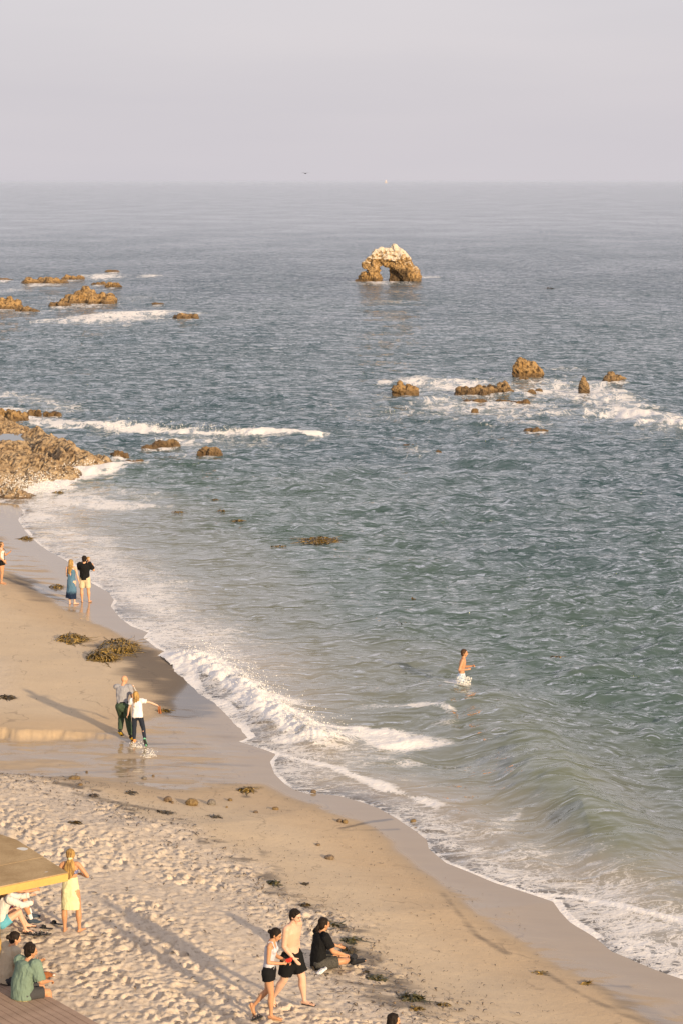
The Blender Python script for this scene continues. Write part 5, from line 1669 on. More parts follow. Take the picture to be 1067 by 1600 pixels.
def splash(loc, w, h_, n, label, seed, name='splash', tall=1.0):
    rg = np.random.default_rng(seed)
    p, r = [], []
    for _ in range(n):
        a = rg.uniform(0, 6.28); q = rg.random() ** 0.6
        z = h_ * rg.random() ** 1.6 * (1 - 0.4 * q)
        p.append((w * q * math.cos(a) * (0.7 + z), w * 0.6 * q * math.sin(a), z)); r.append((0.005 + 0.017 * rg.random() ** 3) * tall)
    root = empty(name, loc)
    tag(root, label, 'splash')
    tag(link_mesh('droplets', drops('droplets', p, r), MF, root), kind='stuff')
    ring = Prims()
    for k_ in range(7):
        a = k_ * 0.9 + rg.random(); q = w * (0.55 + 0.5 * rg.random())
        c0 = (math.cos(a) * q, math.sin(a) * q * 0.6, 0.0); c1 = (math.cos(a + 0.5) * q * 1.1, math.sin(a + 0.5) * q * 0.66, 0.012)
        ring.loft([c0, c1], [(0.022, 0.010), (0.012, 0.006)], side=(0, 0, 1), n=6)
    ring.blob('foam_ring', MF, root, 0.012, 0, disp=craggy(0.008, 14.0, seed))['kind'] = 'stuff'
    return root
# ------------------------------------------------------------------ timber deck the two men sit on
def wood(name, a, b_, scale=(1, 14, 14), rough=0.75):
    t = NT(name)
    v = t.ocoords(scale)
    n = t.noise(v, 2.0, 5, 0.6, 0.5); n2 = t.noise(t.ocoords(), 3.0, 3)
    c = t.mix(n, (*a, 1), (*b_, 1))
    c = t.mix(t.math('MULTIPLY', t.maprange(n2, 0.4, 0.7), 0.3), c, tuple(x * 0.6 for x in a) + (1,))
    return t.done(t.principled(c, rough, t.bump(n, 0.3, 0.004), 0.25))
def box_mesh(name, lx, ly, lz, bev=0.006, x0=0.0):
    bm = bmesh.new()
    bmesh.ops.create_cube(bm, size=1.0)
    for v in bm.verts:
        v.co = Vector((v.co.x * lx, v.co.y * ly, v.co.z * lz))
    bmesh.ops.bevel(bm, geom=list(bm.edges), offset=bev, segments=1, affect='EDGES')
    me = bpy.data.meshes.new(name); bm.to_mesh(me); bm.free()
    return me
M['deck'] = wood('weathered_deck_wood', (0.27, 0.185, 0.135), (0.40, 0.285, 0.215))
t = NT('sandy_plywood')
_v = t.ocoords()
_c = t.mix(t.maprange(t.noise(_v, 1.1, 5, 0.7), 0.3, 0.7), (0.31, 0.21, 0.105, 1), (0.47, 0.34, 0.19, 1))
_c = t.mix(t.maprange(t.noise(_v, 26.0, 3, 0.8), 0.48, 0.70, 0, 0.5), _c, (0.22, 0.15, 0.08, 1))
_c = t.mix(t.maprange(t.noise(_v, 3.3, 1, 0.3), 0.735, 0.75), _c, (0.62, 0.60, 0.55, 1))
M['ply'] = t.done(t.principled(_c, 0.85, t.bump(t.noise(_v, 40, 3), 0.4, 0.006), 0.15))
M['timber'] = wood('yellow_timber', (0.45, 0.28, 0.075), (0.58, 0.39, 0.13), (2, 20, 20))
DZ = 1.72
a = Vector((*P(0, 1513, DZ), DZ)); b_ = Vector((*P(156, 1600, DZ), DZ))
dr = (b_ - a).normalized(); pn = Vector((dr.y, -dr.x, 0))
if pn.y > 0: pn = -pn         # toward the camera and left, away from the sand
ang = math.atan2(dr.y, dr.x)
mid = a + dr * 1.6
deck = empty('timber_deck', (mid.x, mid.y, 1.1), ang)
tag(deck, 'low brown timber deck with long planks in the bottom left corner', 'deck')
pl = box_mesh('plank', 8.4, 0.135, 0.03)
inv = Matrix.Rotation(-ang, 4, 'Z')
sgn = (inv @ pn).y
for i in range(22):
    o = link_mesh('plank', pl, M['deck'], deck)
    o.location = (0.0, sgn * (0.0675 + i * 0.143), DZ - 1.1 - 0.015 + random.uniform(-0.0015, 0.0015))
fa = link_mesh('edge_board', box_mesh('edge_board', 8.4, 0.03, 0.20), M['deck'], deck)
fa.location = (0, -sgn * 0.018, DZ - 1.1 - 0.13)
for xx in (-3.6, -1.2, 1.2, 3.6):
    o = link_mesh('joist', box_mesh('joist', 0.09, 3.0, 0.14), M['timber'], deck); o.location = (xx, sgn * 1.56, DZ - 1.1 - 0.104)
    o = link_mesh('foot_post', box_mesh('foot_post', 0.10, 0.10, 0.62), M['timber'], deck); o.location = (xx, sgn * 0.3, 0.13)
    o = link_mesh('foot_post', o.data, M['timber'], deck); o.location = (xx, sgn * 2.8, 0.13)

# ------------------------------------------------------------------ raised platform with timber edge
PZ = 3.25
tops = [P(107, 1363, PZ), P(27, 1312, PZ), P(-40, 1290, PZ), P(-260, 1296, PZ), P(-260, 1439, PZ)]
cen = (tops[3][0] * 0.3 + tops[0][0] * 0.7, (tops[0][1] + tops[1][1]) / 2)
plat = empty('raised_platform', (cen[0], cen[1], 1.1))
tag(plat, 'raised brown platform slab with a yellow timber edge jutting in from the left', 'platform')
def prism(name, poly, z0, z1, mat, parent, off):
    bm = bmesh.new()
    lo = [bm.verts.new((x - off[0], y - off[1], z0 - off[2])) for x, y in poly]
    hi = [bm.verts.new((x - off[0], y - off[1], z1 - off[2])) for x, y in poly]
    n = len(poly)
    bm.faces.new(hi); bm.faces.new(lo[::-1])
    for i in range(n):
        bm.faces.new((lo[i], lo[(i + 1) % n], hi[(i + 1) % n], hi[i]))
    bmesh.ops.recalc_face_normals(bm, faces=bm.faces)
    bmesh.ops.bevel(bm, geom=list(bm.edges), offset=0.004, segments=1, affect='EDGES')
    me = bpy.data.meshes.new(name); bm.to_mesh(me); bm.free()
    return link_mesh(name, me, mat, parent)
off = (cen[0], cen[1], 1.1)
# seam parallel to the front edge
s0 = P(69, 1339, PZ); s1 = P(-260, 1405, PZ)
e = 0.003
prism('top_panel', [tops[0], s0, s1, tops[4]], PZ - 0.022, PZ, M['ply'], plat, off)
prism('top_panel', [(s0[0] , s0[1] + 0.012), tops[1], tops[2], tops[3], (s1[0], s1[1] + 0.012)], PZ - 0.022, PZ + 0.001, M['ply'], plat, off)
def beam(name, p0, p1, w, z0, z1, mat, inset=0.0):
    p0 = Vector((*p0, 0)); p1 = Vector((*p1, 0)); d = (p1 - p0).normalized(); nn = Vector((-d.y, d.x, 0))
    cc = Vector((*cen, 0))
    if nn.dot(cc - p0) < 0: nn = -nn
    q0 = p0 + nn * inset; q1 = p1 + nn * inset
    poly = [(q0.x, q0.y), (q1.x, q1.y), ((q1 + nn * w).x, (q1 + nn * w).y), ((q0 + nn * w).x, (q0 + nn * w).y)]
    return prism(name, poly, z0, z1, mat, plat, off)
beam('edge_beam', tops[0], tops[4], 0.045, PZ - 0.165, PZ - 0.024, M['timber'])
tb = (Vector((*tops[1], 0)) - Vector((*tops[0], 0))).normalized()
t0 = (tops[0][0] + tb.x * 0.06 - 0.03, tops[0][1] + tb.y * 0.06)
beam('edge_beam', t0, tops[1], 0.045, PZ - 0.165, PZ - 0.024, M['timber'])
beam('cross_beam', (s0[0] - 0.3, s0[1] + 0.05), (s1[0], s1[1] + 0.05), 0.045, PZ - 0.165, PZ - 0.026, M['timber'])
fx, fy = P(-2, 1386, PZ)
for nm_, (qx, qy), w in (('post', (fx - 0.05, fy + 0.10), 0.09), ('post', (fx - 1.9, fy - 0.2), 0.09), ('post', (fx + 0.3 - 0.9, fy + 2.1), 0.09)):
    o = prism(nm_, [(qx - w / 2, qy - w / 2), (qx + w / 2, qy - w / 2), (qx + w / 2, qy + w / 2), (qx - w / 2, qy + w / 2)], 0.9, PZ - 0.026, M['timber'], plat, off)
# stout foot brace beside the front post
bx = Vector((*P(-1, 1486, 1.2), 1.2))
prism('foot_block', [(bx.x - 0.16, bx.y - 0.05), (bx.x + 0.045, bx.y - 0.05), (bx.x + 0.045, bx.y + 0.05), (bx.x - 0.16, bx.y + 0.05)], 1.0, 1.42, M['timber'], plat, off)

# ------------------------------------------------------------------ people
HANG_R = [(0.12, 0.05, -1), (0.05, 0.25, -1)]
HANG_L = [(-0.12, 0.05, -1), (-0.05, 0.25, -1)]
LEG = [(0.03, 0.03, -1), (0.0, -0.04, -1)]
def std(**k):
    d = dict(h=1.75, armR=HANG_R, armL=HANG_L, legR=LEG, legL=[(-0.03, 0.03, -1), (0, -0.04, -1)], footR=(0.15, 1, -0.05), footL=(-0.15, 1, -0.05), skin='skin_tan')
    d.update(k); return d
R_ = math.radians

# far left woman with bag, looking at the screen in her raised hand
g = ground(4, 912)
spec = std(h=1.66, fem=True, hair='bun', hair_mat='hair_brown', vox=0.014, headup=(0, -0.1, 1), face=(-0.2, 1, -0.25),
           armL=[(-0.25, 0.25, -1), (-0.15, 1.0, 0.75)], armR=[(0.15, 0.1, -1), (-0.1, 0.75, -0.75)], handL=dict(dir=(0.1, 0.6, 0.8), palm=(0.6, -0.6, 0.5), curl=0.5),
           legR=[(0.0, 0.12, -1), (0, -0.10, -1)], legL=[(-0.03, -0.05, -1), (0, -0.12, -1)],
           wear=[('tank', 'offwhite', 0.05), ('bottoms', 'black', 0.26, 0.02), ('headband',)])
r1, J1 = person('woman in a white top and black shorts at the left edge of the beach', spec, g, R_(-105))
# her bag
bg_ = wpt(J1, J1['pel'] + V(0.03, 0.15, 0.03))
o = empty('crossbody_bag', bg_, R_(-105)); tag(o, 'tan crossbody bag on the hip of the woman at the left edge', 'bag')
Prims().ell((0, 0, 0), (0.12, 0.045, 0.075)).blob('pouch', M['tan_leather'], o, 0.012, 1)
iv = lambda J, q: Matrix.Rotation(-J['root'].rotation_euler.z, 4, 'Z') @ (wpt(J, q) - bg_)
Prims().loft([iv(J1, J1['pel'] + V(0.03, 0.15, 0.08)), iv(J1, J1['rib'] + V(0.02, 0.115, 0)), iv(J1, J1['chest'] + V(-0.05, 0.135, 0.02)), iv(J1, J1['neck'] + V(-0.08, 0.03, 0.035)), iv(J1, J1['chest'] + V(-0.06, -0.12, 0)), iv(J1, J1['pel'] + V(0.10, -0.13, 0.05))],
              [(0.014, 0.006)] * 6, n=6).plain('strap', M['black'], o)

# woman in the blue dress and man with the baby
g = ground(113, 944)
spec = std(h=1.70, fem=True, hair='longloose', hair_mat='hair_blond', skin='skin_fair', vox=0.014, face=(0.25, 1, 0.0), headup=(-0.08, 0.0, 1),
           armR=[(0.22, 0.05, -1), (0.12, 0.35, -1)], armL=[(-0.1, 0.1, -1), (0.1, 0.9, -0.6)], legR=[(0.0, 0.05, -1), (0.05, -0.05, -1)], legL=[(0.02, -0.02, -1), (0.0, -0.03, -1)],
           footR=(0.6, 0.8, 0), wear=[('dress', 'ombre')])
person('blond woman in a long blue dress standing barefoot on wet sand with her back turned', spec, g, R_(-12))
g = ground(133.5, 941)
spec = std(h=1.78, bulk=1.1, hair='short', hair_mat='hair_black', skin='skin_warm', vox=0.014, face=(0.1, 1, 0.1),
           armR=[(0.45, 0.35, -0.8), (-0.25, 0.55, 0.95)], armL=[(-0.05, 0.55, -0.7), (0.75, 0.7, 0.15)], legR=[(0.10, 0.0, -1), (0.06, -0.03, -1)], legL=[(-0.06, 0.0, -1), (0.03, -0.03, -1)],
           footR=(0.3, 1, 0), handR=dict(dir=(-0.8, 0.2, 0.6), palm=(-0.5, -0.3, -0.7), curl=0.5),
           wear=[('shirt', 'black', 0.75, 0.03, 0.022), ('bottoms', 'khaki', 0.82, 0.022)])
r3, J3 = person('man in a black tee and khaki shorts standing on wet sand holding up a baby', spec, g, R_(0))
sh_ = wpt(J3, J3['shR'])
bb = std(h=0.72, hs=1.75, bulk=1.5, skin='skin_fair', hair='short', hair_mat='hair_blond', vox=0.010, simple_feet=True, origin_pelvis=True, face=(-1, 0.2, 0), headup=(0, 0, 1),
         legR=[(0.3, 0.9, -0.5), (0, -0.1, -1)], legL=[(-0.3, 0.9, -0.5), (0, -0.1, -1)], armR=[(0.6, 0.5, 0.1), (0, 0.9, 0.2)], armL=[(-0.5, 0.6, -0.1), (0.3, 0.7, 0.3)],
         wear=[('shirt', 'navy', 0.7, 0.04, 0.010), ('bottoms', 'sky_blue', 0.7, 0.010)])
person('baby in blue held against the shoulder of the man in the black tee', bb, Vector((sh_.x - 0.07, sh_.y + 0.20, sh_.z - 0.16)), R_(150))

# bald man running with the girl
g = ground(193, 1158)
spec = std(h=1.80, hair='bald', skin='skin_warm', bulk=1.06, vox=0.012, spine=(-0.10, 0.18, 1), chest=(0.04, 0.24, 1), neckdir=(0.1, 0.6, 1), headup=(0.1, 0.35, 1), face=(0.5, 1, -0.45),
           armR=[(0.22, -0.02, -1), (0.12, 0.25, -1)], armL=[(0.25, 1.0, -0.25), (1.0, 0.75, 0.05)], handL=dict(dir=(1, 0.3, 0.1), palm=(0, 0, -1), curl=0.7),
           legR=[(0.12, 0.10, -1), (0.22, -0.16, -1)], legL=[(-0.02, 0.62, -0.8), (0.02, -0.55, -1)], footR=(0.1, 0.8, -0.5), footL=(0.1, 0.8, -0.6),
           wear=[('shirt', 'grey', 0.62, -0.03, 0.012), ('bottoms', 'green_pants', 1.93, 0.020, 'trousers', 0.055, 'black'), ('shoes', 'rubber', 'mustard')])
r5, J5 = person('bald man in a grey tee and green trousers running beside a girl', spec, g, R_(-8))
ph = wpt(J5, J5['wrL']) + Vector((0.10, 0.02, -0.02))
o = empty('selfie_stick', ph, R_(-30)); tag(o, 'slim pale stick held out by the bald man over the girl', 'stick')
Prims().loft([(0, 0, 0.03), (0.07, 0.0, -0.10)], [0.011, 0.009]).plain('rod', M['offwhite'], o)
Prims().loft([(0.07, 0, -0.10), (0.09, 0, -0.14)], [(0.025, 0.008)] * 2).plain('clamp', M['offwhite'], o)

g = ground(216, 1164)
spec = std(h=1.45, fem=True, skin='skin_fair', hair='longloose', hair_mat='hair_blond', vox=0.011, bulk=0.98, spine=(0.04, 0.08, 1), chest=(-0.10, 0.12, 1), headup=(-0.2, 0.1, 1), face=(-0.25, 1, 0.05),
           armR=[(1.0, 0.15, -0.22), (1.0, 0.2, -0.45)], armL=[(-0.35, 0.1, -0.9), (-0.15, 0.2, -0.8)], handR=dict(dir=(0.7, 0.1, -0.7), palm=(0, -0.2, -1), curl=0.8), handL=dict(dir=(-0.5, 0, -0.8), palm=(0, 0.3, -1), curl=0.7),
           legL=[(-0.06, 0.05, -1), (-0.02, -0.02, -1)], legR=[(0.22, 0.15, -1), (0.22, -0.42, -1)], footL=(0, 1, -0.05), footR=(0.25, 0.25, -1),
           wear=[('shirt', 'white', 0.5, 0.02, 0.026), ('bottoms', 'navy', 1.90, 0.010, 'leggings'), ('shoes', 'mint', 'rubber', 'R', 'sneaker'), ('shoes', 'orange', 'orange', 'L', 'sneaker')])
r6, J6 = person('blond girl in a white tee and navy leggings running through the creek holding sandals', spec, g, R_(-4))
q = wpt(J6, J6['wrR']) + Vector((0.045, 0.0, -0.10))
o = empty('sandals', q, R_(-10)); tag(o, 'pair of brown leather sandals dangling from the running girl\'s right hand', 'sandals')
for dx in (-0.022, 0.022):
    s_ = Prims().loft([(dx, 0, 0.07), (dx + 0.01, 0, -0.02), (dx + 0.03, 0.0, -0.13)], [(0.035, 0.010), (0.033, 0.009), (0.042, 0.010)], side=(0.3, 1, 0)).plain('sandal', M['brown_leather'], o)
    Prims().loft([(dx, -0.04, -0.07), (dx - 0.045, 0, -0.075), (dx, 0.04, -0.07)], [0.008] * 3, n=6).plain('strap', M['brown_leather'], s_)
g2 = ground(213, 1167)
splash((g2.x + 0.02, g2.y - 0.05, g2.z + 0.0), 0.26, 0.22, 260, 'water kicked up round the running girl\'s planted left foot', 5, tall=0.7)
g2 = ground(234, 1182)
splash((g2.x, g2.y, g2.z), 0.28, 0.30, 280, 'spray of water trailing below the running girl\'s lifted right foot', 6, tall=0.7)

# swimmer
x, y = P(720, 1071, 0.0)
spec = std(h=1.80, hair='short', hair_mat='hair_brown', skin='skin_tan', vox=0.012, spine=(0, 0.05, 1), chest=(0, 0.12, 1), face=(0.1, 1, -0.05), headup=(0, 0, 1), neckdir=(0, 0.35, 1),
           armR=[(0.30, -0.35, -1), (-0.15, 1.0, 0.05)], armL=[(-0.25, 0.05, -1), (0.15, 1.0, 0.15)], handR=dict(dir=(-0.4, 1, 0.1), palm=(-1, 0, 0), curl=1.0), handL=dict(dir=(0.4, 1, 0.1), palm=(1, 0, 0), curl=1.0),
           legR=[(0.05, 0.25, -1), (0, -0.25, -1)], legL=[(-0.05, 0.05, -1), (0, -0.1, -1)], wear=[('bottoms', 'blue_white', 0.75, 0.022)])
person('shirtless man in pale shorts wading thigh deep in the sea, facing right', spec, Vector((x, y, -0.62)), R_(-98))
splash((x + 0.06, y - 0.18, 0.06), 0.30, 0.36, 700, 'white splash round the wading man\'s thighs', 7, tall=1.1)

# woman in the yellow wrap
g = ground(112, 1455)
spec = std(h=1.66, fem=True, skin='skin_tan', hair='ponytail', hair_mat='hair_blond', vox=0.0095, bulk=1.08, chest=(0.02, 0.05, 1), headup=(-0.05, 0.12, 1), face=(-0.1, 1, -0.35), neckdir=(0, 0.3, 1),
           armR=[(0.62, -0.05, -0.78), (-0.55, 0.75, -0.15)], armL=[(-0.50, -0.02, -0.85), (0.45, 0.75, -0.25)], handR=dict(dir=(-0.7, 0.6, 0.1), palm=(-0.3, -1, 0), curl=0.8), handL=dict(dir=(0.7, 0.6, 0.1), palm=(0.3, -1, 0), curl=0.8),
           legR=[(0.16, 0.02, -1), (0.04, -0.03, -1)], legL=[(-0.10, 0.0, -1), (0.0, -0.03, -1)], footR=(0.4, 1, 0), footL=(-0.1, 1, 0),
           wear=[('bikini', 'bikini'), ('wrap', 'yellow', 0.15, 0.235, 1.10)])
person('barefoot woman with a blond ponytail and pale yellow wrap standing by the platform', spec, g, R_(-6))

# seated pair beneath the platform
KNEE = dict(legR=[(0.18, 0.80, 0.50), (0.0, 0.35, -1)], legL=[(-0.18, 0.80, 0.50), (0.0, 0.35, -1)], footR=(0.1, 1, -0.1), footL=(-0.1, 1, -0.1))
g = ground(10, 1439)
spec = std(h=1.78, skin='skin_tan', hair='short', hair_mat='hair_brown', vox=0.012, spine=(0, -0.18, 1), chest=(0, 0.30, 1), face=(0, 1, 0), neckdir=(0, 0.5, 1), sink=0.03,
           armR=[(0.15, 0.95, -0.35), (-0.12, 1.0, 0.12)], armL=[(-0.15, 0.95, -0.35), (0.2, 1.0, 0.12)], handR=dict(dir=(-0.7, 0.8, -0.3), palm=(-0.5, -1, 0), curl=0.9), handL=dict(dir=(0.7, 0.8, -0.3), palm=(0.5, -1, 0), curl=0.9),
           wear=[('bottoms', 'stripes', 0.98, 0.034), ('socks', 'white'), ('shoes', 'shoe_dark', 'sole_white')], **KNEE)
person('tanned person in striped shorts sitting with arms round the knees under the platform', spec, g, R_(-80))
g = ground(3, 1457)
spec = std(h=1.68, fem=True, skin='skin_fair', hair='long', hair_mat='hair_brown', vox=0.012, spine=(0, 0.05, 1), chest=(0, 0.35, 1), face=(0, 1, -0.3), neckdir=(0, 0.5, 1), sink=0.03,
           armR=[(0.25, 0.85, -0.45), (-0.35, 1.0, 0.02)], armL=[(-0.15, 0.9, -0.3), (0.3, 1.0, 0.1)], handR=dict(dir=(-0.9, 0.5, 0), palm=(0, -1, 0), curl=0.8),
           legR=[(0.12, 0.85, 0.55), (0.0, 0.30, -1)], legL=[(-0.14, 0.85, 0.50), (0.05, 0.55, -1)], footR=(0.1, 1, -0.1), footL=(-0.1, 1, -0.1),
           wear=[('shirt', 'offwhite', 0.6, 0.02, 0.020, 0.92, 'sweater'), ('bottoms', 'sky_blue', 0.45, 0.018), ('flipflops', 'rubber', 'charcoal', 'sandal')])
person('person in a pale long-sleeved top and bright blue shorts sitting knees up', spec, g, R_(-68))

# two on the deck edge
def on_deck(px, back):
    """pelvis point on the deck: back metres in from the open edge, at the pixel column px"""
    best = None
    for i in range(400):
        q = a + dr * (i * 0.02 - 2.0) + pn * back
        u = q.x / (q.y * math.cos(PITCH) + (H_CAM - DZ) * math.sin(PITCH)) * F_PX + 533.5
        if best is None or abs(u - px) < best[0]: best = (abs(u - px), q)
    return best[1]
q = on_deck(36, 0.40)
HANGL = dict(legR=[(0.12, 1.0, -0.06), (0.0, 0.16, -1)], legL=[(-0.10, 1.0, -0.04), (0.0, 0.22, -1)], footR=(0.1, 1, -0.35), footL=(-0.1, 1, -0.3), origin_pelvis=True)
spec = std(h=1.76, skin='skin_tan', hair='messy', hair_mat='hair_black', vox=0.0095, bulk=1.2, hs=1.06, sh=(0.94, 0.34, 0), spine=(0, 0.02, 1), chest=(0.03, 0.32, 1), face=(0.15, 1, -0.1), neckdir=(0, 0.4, 1), headup=(0, 0.12, 1),
           armR=[(0.26, 0.18, -0.95), (-0.55, 0.9, -0.30)], armL=[(-0.1, 0.45, -0.9), (0.3, 0.9, 0.75)], handR=dict(dir=(-0.3, 1, -0.2), palm=(-0.3, 0, -1), curl=0.8),
           wear=[('shirt', 'sage', 0.92, 0.055, 0.042), ('bottoms', 'charcoal', 0.80, 0.018), ('shoes', 'mustard', 'mustard', 'RL', 'slipper')], **HANGL)
r12, J12 = person('person in a loose sage green shirt and charcoal shorts on the deck edge', spec, Vector((q.x, q.y, DZ)), R_(-58), lift=0.105)
p = Prims(); h_ = 1.76
hp = J12['pel'] - J12['s1'] * 0.075 * h_
p.loft([hp, J12['pel'] + J12['s1'] * 0.02 * h_], [(J12['trad'][1][0] + 0.042, J12['trad'][1][1] + 0.05), (J12['trad'][1][0] + 0.034, J12['trad'][1][1] + 0.046)], side=(1, 0, 0), n=20, caps=(True, False))
J12['place'](p.blob('patterned_hem', M['camo'], J12['root'], 0.012, 2, wr=0.01, wscale=16))
tw = wpt(J12, (J12['knR'] * 0.35 + J12['anR'] * 0.65))
o = empty('pale_towel', tw, R_(-58)); tag(o, 'pale yellow towel over the lower leg of the person in green', 'towel')
Prims().loft([(0.0, 0.02, 0.10), (0, 0.05, -0.02), (0, 0.06, -0.13)], [(0.075, 0.065), (0.10, 0.07), (0.11, 0.075)], n=18, caps=(False, False)).blob('cloth', M['yellow'], o, 0.012, 1, wr=0.03, wscale=10)

q = on_deck(11, 0.26)
spec = std(h=1.72, skin='skin_warm', hair='bun', hair_mat='hair_black', vox=0.0105, bulk=1.08, spine=(0, 0.05, 1), chest=(0.0, 0.30, 1), face=(0.25, 1, -0.25), neckdir=(0, 0.45, 1), headup=(0.1, 0.25, 1),
           armR=[(0.2, 0.2, -0.95), (-0.3, 0.9, 0.05)], armL=[(-0.1, 0.3, -0.9), (0.4, 0.9, -0.1)], handR=dict(dir=(0.0, 1, 0.2), palm=(-0.3, 0, 1), curl=0.5),
           wear=[('shirt', 'beige', 0.92, 0.045, 0.030), ('bottoms', 'charcoal', 0.85, 0.02)], **HANGL)
person('person with a dark bun and loose beige shirt at the far left of the deck', spec, Vector((q.x, q.y, DZ)), R_(-55), lift=0.105)

# walking couple in front
g = ground(421, 1592)
spec = std(h=1.64, fem=True, skin='skin_tan', hair='bun', hair_mat='hair_black', vox=0.009, spine=(0, 0.03, 1), chest=(0, 0.14, 1), neckdir=(0, 0.55, 1), headup=(0, 0.42, 1), face=(0.12, 1, -0.75),
           armR=[(0.16, -0.06, -1), (-0.35, 1.0, -0.12)], armL=[(-0.12, 0.10, -1), (0.30, 1.0, -0.35)], handR=dict(dir=(-0.5, 1, -0.2), palm=(-1, -0.2, 0), curl=0.9), handL=dict(dir=(0.3, 1, -0.4), palm=(1, -0.2, 0), curl=0.9),
           legR=[(0.02, 0.16, -1), (0.0, -0.02, -1)], legL=[(-0.02, -0.12, -1), (0.0, -0.68, -0.8)], footR=(0.05, 1, -0.08), footL=(0, 0.35, -1), sink=0.02,
           wear=[('tank', 'pale_grey', 0.0, 0.008), ('bottoms', 'black', 0.34, 0.030), ('flipflops', 'tan_leather', 'tan_leather')])
r13, J13 = person('woman in a grey tank top and black shorts walking with her head bowed', spec, g, R_(-100))
q = (wpt(J13, J13['wrR']) + wpt(J13, J13['wrL'])) * 0.5 + Vector((0.07, 0.03, 0.03))
o = empty('red_case', q, R_(-20)); tag(o, 'small red case in the walking woman\'s hands', 'case')
link_mesh('shell', box_mesh('shell', 0.11, 0.05, 0.07, 0.012), M['red'], o).rotation_euler = (0.2, -0.4, 0)
link_mesh('flap', box_mesh('flap', 0.06, 0.045, 0.012, 0.004), M['red'], o).location = (0.05, 0, 0.045)

g = ground(456, 1577)
spec = std(h=1.80, skin='skin_fair', bulk=1.22, hair='short', hair_mat='hair_black', vox=0.009, spine=(0, 0.0, 1), chest=(0, 0.07, 1), neckdir=(0, 0.4, 1), headup=(0, 0.22, 1), face=(0.0, 1, -0.42), shw=0.98,
           armR=[(0.14, -0.08, -1), (-0.12, 0.80, -0.85)], armL=[(-0.16, -0.25, -1), (-0.05, 0.15, -1)], handR=dict(dir=(-0.15, 0.85, -0.75), palm=(-0.85, -0.4, -0.2), curl=0.15),
           legR=[(0.04, -0.20, -1), (0.02, -0.55, -0.9)], legL=[(-0.02, 0.40, -1), (0.0, 0.10, -1)], footL=(-0.05, 1, 0.02), footR=(0, 0.5, -1), sink=0.02,
           wear=[('bottoms', 'black', 0.78, 0.032, 'swim_shorts', 0.03), ('flipflops',)])
person('shirtless man with dark hair and moustache in black swim shorts walking beside the woman', spec, g, R_(-122))

# seated man in black
g = ground(498, 1514)
spec = std(h=1.80, skin='skin_tan', bulk=1.14, hair='pony_short', hair_mat='hair_black', vox=0.009, spine=(0, -0.02, 1), chest=(0, 0.20, 1), neckdir=(0, 0.3, 1), headup=(0, 0.08, 1), face=(0.0, 1, 0.0), sink=0.03,
           armR=[(0.16, 0.42, -0.9), (-0.10, 1.0, -0.45)], armL=[(-0.16, 0.5, -0.8), (0.25, 1.0, -0.35)], handR=dict(dir=(-0.2, 1, -0.2), palm=(-0.2, 0.1, -1), curl=0.7),
           legR=[(0.20, 1.0, 0.06), (-0.65, 0.62, -0.22)], legL=[(-0.35, 1.0, 0.10), (0.45, 0.85, -0.30)], footR=(-0.4, 0.9, 0.25), footL=(0.5, 0.8, 0.3),
           wear=[('shirt', 'black', 0.72, 0.05, 0.020), ('bottoms', 'dark_shorts', 0.78, 0.024), ('shoes', 'rubber', 'rubber'), ('socks', 'black')])
r15, J15 = person('man in a black tee with dark hair tied back sitting on the sand beside kelp', spec, g, R_(-66))
g = ground(503, 1522)
o = empty('white_cloth', (g.x, g.y, g.z + 0.04), R_(35)); tag(o, 'crumpled white cloth at the hip of the seated man in black', 'cloth')
Prims().loft([(-0.09, 0, -0.02), (0, 0, 0.03), (0.09, 0, 0.06)], [(0.05, 0.02), (0.07, 0.024), (0.04, 0.02)], side=(0, 1, 0)).blob('fabric', M['white'], o, 0.01, 1, wr=0.02, wscale=16)

# passer-by whose head shows at the bottom edge
x, y = P(612, 1583, 1.05 + 1.66)
gz = float(terrain(np.array([x]), np.array([y]))[0])
x, y = P(612, 1583, gz + 1.66)
spec = std(h=1.66, fem=True, skin='skin_warm', hair='long', hair_mat='hair_black', vox=0.011, headup=(0, 0.05, 1), face=(0, 1, -0.1), neckdir=(0, 0.2, 1),
           wear=[('tank', 'black', 0.03), ('bottoms', 'charcoal', 0.4, 0.02)])
person('dark-haired woman of whom only the head shows at the bottom edge', spec, Vector((x, y, gz)), R_(-68))

# ------------------------------------------------------------------ footwear left on the sand
def slide(px, py, rz, label, strap='rubber', kind='slide_sandal', buckle=True):
    g = ground(px, py)
    root = empty(kind, (g.x, g.y, g.z + 0.025), rz)
    tag(root, label, 'sandal', 'sandals left on the sand')
    Prims().loft([(-0.13, 0, 0.012), (-0.03, 0, 0.010), (0.06, 0, 0.010), (0.135, 0, 0.014)], [(0.036, 0.012), (0.032, 0.010), (0.044, 0.010), (0.030, 0.009)], side=(0, 1, 0)).plain('sole', M['rubber'], root)
    for x0, z in ((0.055, 0.055),) if kind == 'slide_sandal' else ((0.06, 0.045), (-0.06, 0.05)):
        Prims().loft([(x0, -0.046, 0.012), (x0, -0.035, z), (x0, 0, z + 0.018), (x0, 0.035, z), (x0, 0.046, 0.012)], [(0.032 if kind == 'slide_sandal' else 0.012, 0.006)] * 5, side=(1, 0, 0), n=8).plain('strap', M[strap], root)
    if buckle:
        Prims().ell((0.055, -0.030, 0.070), (0.012, 0.012, 0.008)).plain('buckle', M['metal'], root)
slide(73, 1453, 2.8, 'black slide sandal with a shiny buckle, the one farther from the bare feet')
slide(89, 1446, 2.75, 'black slide sandal with a shiny buckle nearest the bare feet of the woman in yellow')
slide(70, 1463, 0.3, 'strappy dark sandal lying right in the heap nearest the heads on the deck', 'charcoal', 'strappy_sandal')
slide(61, 1462, 0.8, 'strappy dark sandal lying middle in the heap nearest the heads on the deck', 'charcoal', 'strappy_sandal')
